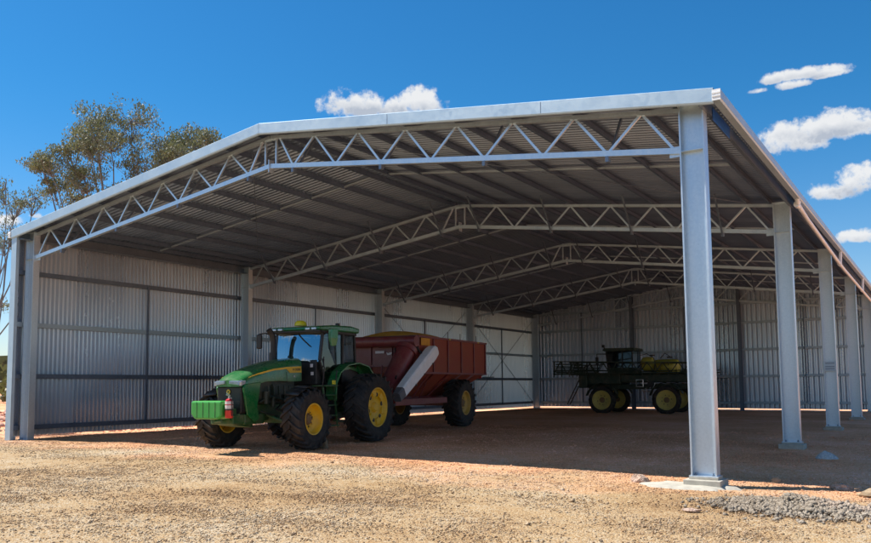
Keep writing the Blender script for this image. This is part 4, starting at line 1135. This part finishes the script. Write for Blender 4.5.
def node(t,**k):
    n=nt.nodes.new(t)
    for a,b in k.items(): setattr(n,a,b)
    return n
def mth(op,a,b=None,c=None,clamp=False):
    n=node('ShaderNodeMath',operation=op,use_clamp=clamp)
    for i,x in enumerate((a,b,c)):
        if x is None: continue
        if isinstance(x,(int,float)): n.inputs[i].default_value=x
        else: nt.links.new(x,n.inputs[i])
    return n.outputs[0]
tc=node('ShaderNodeTexCoord'); dirv=tc.outputs['Generated']
def vm(op,a,b=None,out=0,scale=None):
    n=node('ShaderNodeVectorMath',operation=op)
    for i,x in enumerate((a,b)):
        if x is None: continue
        if isinstance(x,(tuple,Vector)): n.inputs[i].default_value=tuple(x)
        else: nt.links.new(x,n.inputs[i])
    if scale is not None: n.inputs['Scale'].default_value=scale
    return n.outputs['Value'] if out else n.outputs[0]
def wn(scale,detail,rough=.6,off=None):
    n=node('ShaderNodeTexNoise'); n.inputs['Scale'].default_value=scale; n.inputs['Detail'].default_value=detail; n.inputs['Roughness'].default_value=rough
    src=dirv
    if off: src=vm('ADD',dirv,off)
    nt.links.new(src,n.inputs['Vector']); return n
n1=wn(38,10,.6); n2=wn(95,7,.6)
wob=mth('ADD',mth('MULTIPLY',mth('SUBTRACT',n1.outputs['Fac'],.5),3.3),mth('MULTIPLY',mth('SUBTRACT',n2.outputs['Fac'],.5),1.5))
def az_el(a,e): return Vector((math.sin(a)*math.cos(e),math.cos(a)*math.cos(e),math.sin(e)))
# clouds: azimuth (deg from +Y towards +X), elevation, half width, half height (deg), weight
CL=[(-38.9, 19.75, 2.2, 1.25, 1), (-37.4, 19.7, 2.2, 1.3, 1), (-35.6, 19.6, 2.2, 1.1, 1), (-33.7, 19.95, 2.0, 1.35, 1), (-7.24, 19.75, 2.9, 0.5, 0.95), (-5.45, 19.5, 1.2, 0.32, 0.9), (-7.7, 19.2, 1.1, 0.42, 0.9), (-10.07, 19.12, 0.8, 0.22, 0.7), (-8.0, 15.75, 2.7, 1.35, 1), (-5.9, 16.3, 3.0, 1.3, 1), (-4.3, 15.94, 1.5, 0.95, 1), (-5.5, 12.25, 1.9, 0.85, 1), (-4.0, 12.6, 2.3, 1.25, 1), (-3.76, 9.17, 1.9, 0.6, 1), (-61.15, 10.68, 1.1, 0.62, 0.95), (-59.56, 11.14, 0.5, 0.25, 0.8), (-62.69, 10.29, 2.0, 0.6, 0.95), (165, 7, 14, 1.6, 0.9), (200, 10, 12, 2.0, 0.9), (140, 13, 14, 3.0, 0.9), (180, 21, 16, 3.5, 0.9), (225, 18, 12, 4.0, 0.9), (110, 17, 12, 4.0, 0.9), (150, 33, 20, 7.0, 1), (205, 40, 18, 8.0, 1), (80, 28, 14, 6.0, 1), (245, 36, 12, 5.0, 0.9), (160, 52, 22, 9, 1)]
mask=None; low=None
for (a,e,wd,ht,k) in CL:
    c=az_el(R(a),R(e)); rt=Vector((math.cos(R(a)),-math.sin(R(a)),0)); up=rt.cross(c); 
    if up.z<0: up=-up
    u=mth('MULTIPLY',vm('DOT_PRODUCT',dirv,rt,1),1/math.radians(wd)); 
    vv=mth('MULTIPLY',mth('SUBTRACT',vm('DOT_PRODUCT',dirv,up,1),0),1/math.radians(ht))
    fr=mth('GREATER_THAN',vm('DOT_PRODUCT',dirv,c,1),.5)
    vneg=mth('MULTIPLY',mth('MINIMUM',vv,0),1.5); vpos=mth('MAXIMUM',vv,0)
    v2=mth('ADD',vneg,vpos)
    r2=mth('ADD',mth('MULTIPLY',u,u),mth('MULTIPLY',v2,v2))
    m_=mth('MULTIPLY',mth('SUBTRACT',mth('ADD',1.0,wob),r2),fr)
    m_=mth('MULTIPLY',m_,k)
    sh=mth('MULTIPLY',mth('SUBTRACT',.32,vv),fr)
    if mask is None: mask,low=m_,mth('MULTIPLY',mth('MAXIMUM',m_,0),sh)
    else: mask=mth('MAXIMUM',mask,m_); low=mth('ADD',low,mth('MULTIPLY',mth('MAXIMUM',m_,0),sh))
mr=node('ShaderNodeMapRange',interpolation_type='SMOOTHSTEP'); mr.inputs[1].default_value=.0; mr.inputs[2].default_value=.85
nt.links.new(mask,mr.inputs[0]); cm=mth('MULTIPLY',mr.outputs[0],.97)
shade=node('ShaderNodeMapRange'); shade.inputs[1].default_value=.0; shade.inputs[2].default_value=1.0
n3=wn(40,5,.6,(3,1,2))
nt.links.new(mth('ADD',low,mth('MULTIPLY',mth('SUBTRACT',n3.outputs['Fac'],.5),1.1)),shade.inputs[0])
cc=node('ShaderNodeMix',data_type='RGBA'); nt.links.new(shade.outputs[0],cc.inputs[0]); cc.inputs[6].default_value=(7.0,7.1,7.2,1); cc.inputs[7].default_value=(3.9,4.3,5.0,1)
hs=node('ShaderNodeHueSaturation'); hs.inputs['Saturation'].default_value=1.25; hs.inputs['Value'].default_value=1.0; nt.links.new(sky.outputs[0],hs.inputs['Color'])
tint=node('ShaderNodeMix',data_type='RGBA',blend_type='MULTIPLY'); tint.inputs[0].default_value=1; nt.links.new(hs.outputs[0],tint.inputs[6]); 
zc=node('ShaderNodeSeparateXYZ'); nt.links.new(dirv,zc.inputs[0]); zr_=node('ShaderNodeMapRange',interpolation_type='SMOOTHSTEP'); zr_.inputs[1].default_value=.02; zr_.inputs[2].default_value=.36; nt.links.new(zc.outputs[2],zr_.inputs[0])
tcol=node('ShaderNodeMix',data_type='RGBA'); nt.links.new(zr_.outputs[0],tcol.inputs[0]); tcol.inputs[6].default_value=(1.0,1.02,1.12,1); tcol.inputs[7].default_value=(.38,.96,1.13,1); nt.links.new(tcol.outputs[2],tint.inputs[7])
fm=node('ShaderNodeMix',data_type='RGBA'); nt.links.new(cm,fm.inputs[0]); nt.links.new(tint.outputs[2],fm.inputs[6]); nt.links.new(cc.outputs[2],fm.inputs[7])
nt.links.new(fm.outputs[2],bg.inputs[0]); nt.links.new(bg.outputs[0],out.inputs[0])

scene.render.engine='CYCLES'
scene.cycles.max_bounces=8; scene.cycles.diffuse_bounces=5; scene.cycles.glossy_bounces=5
vs_=scene.view_settings; vs_.view_transform='Standard'; vs_.look='None'; vs_.exposure=.95; vs_.gamma=1; vs_.use_curve_mapping=False
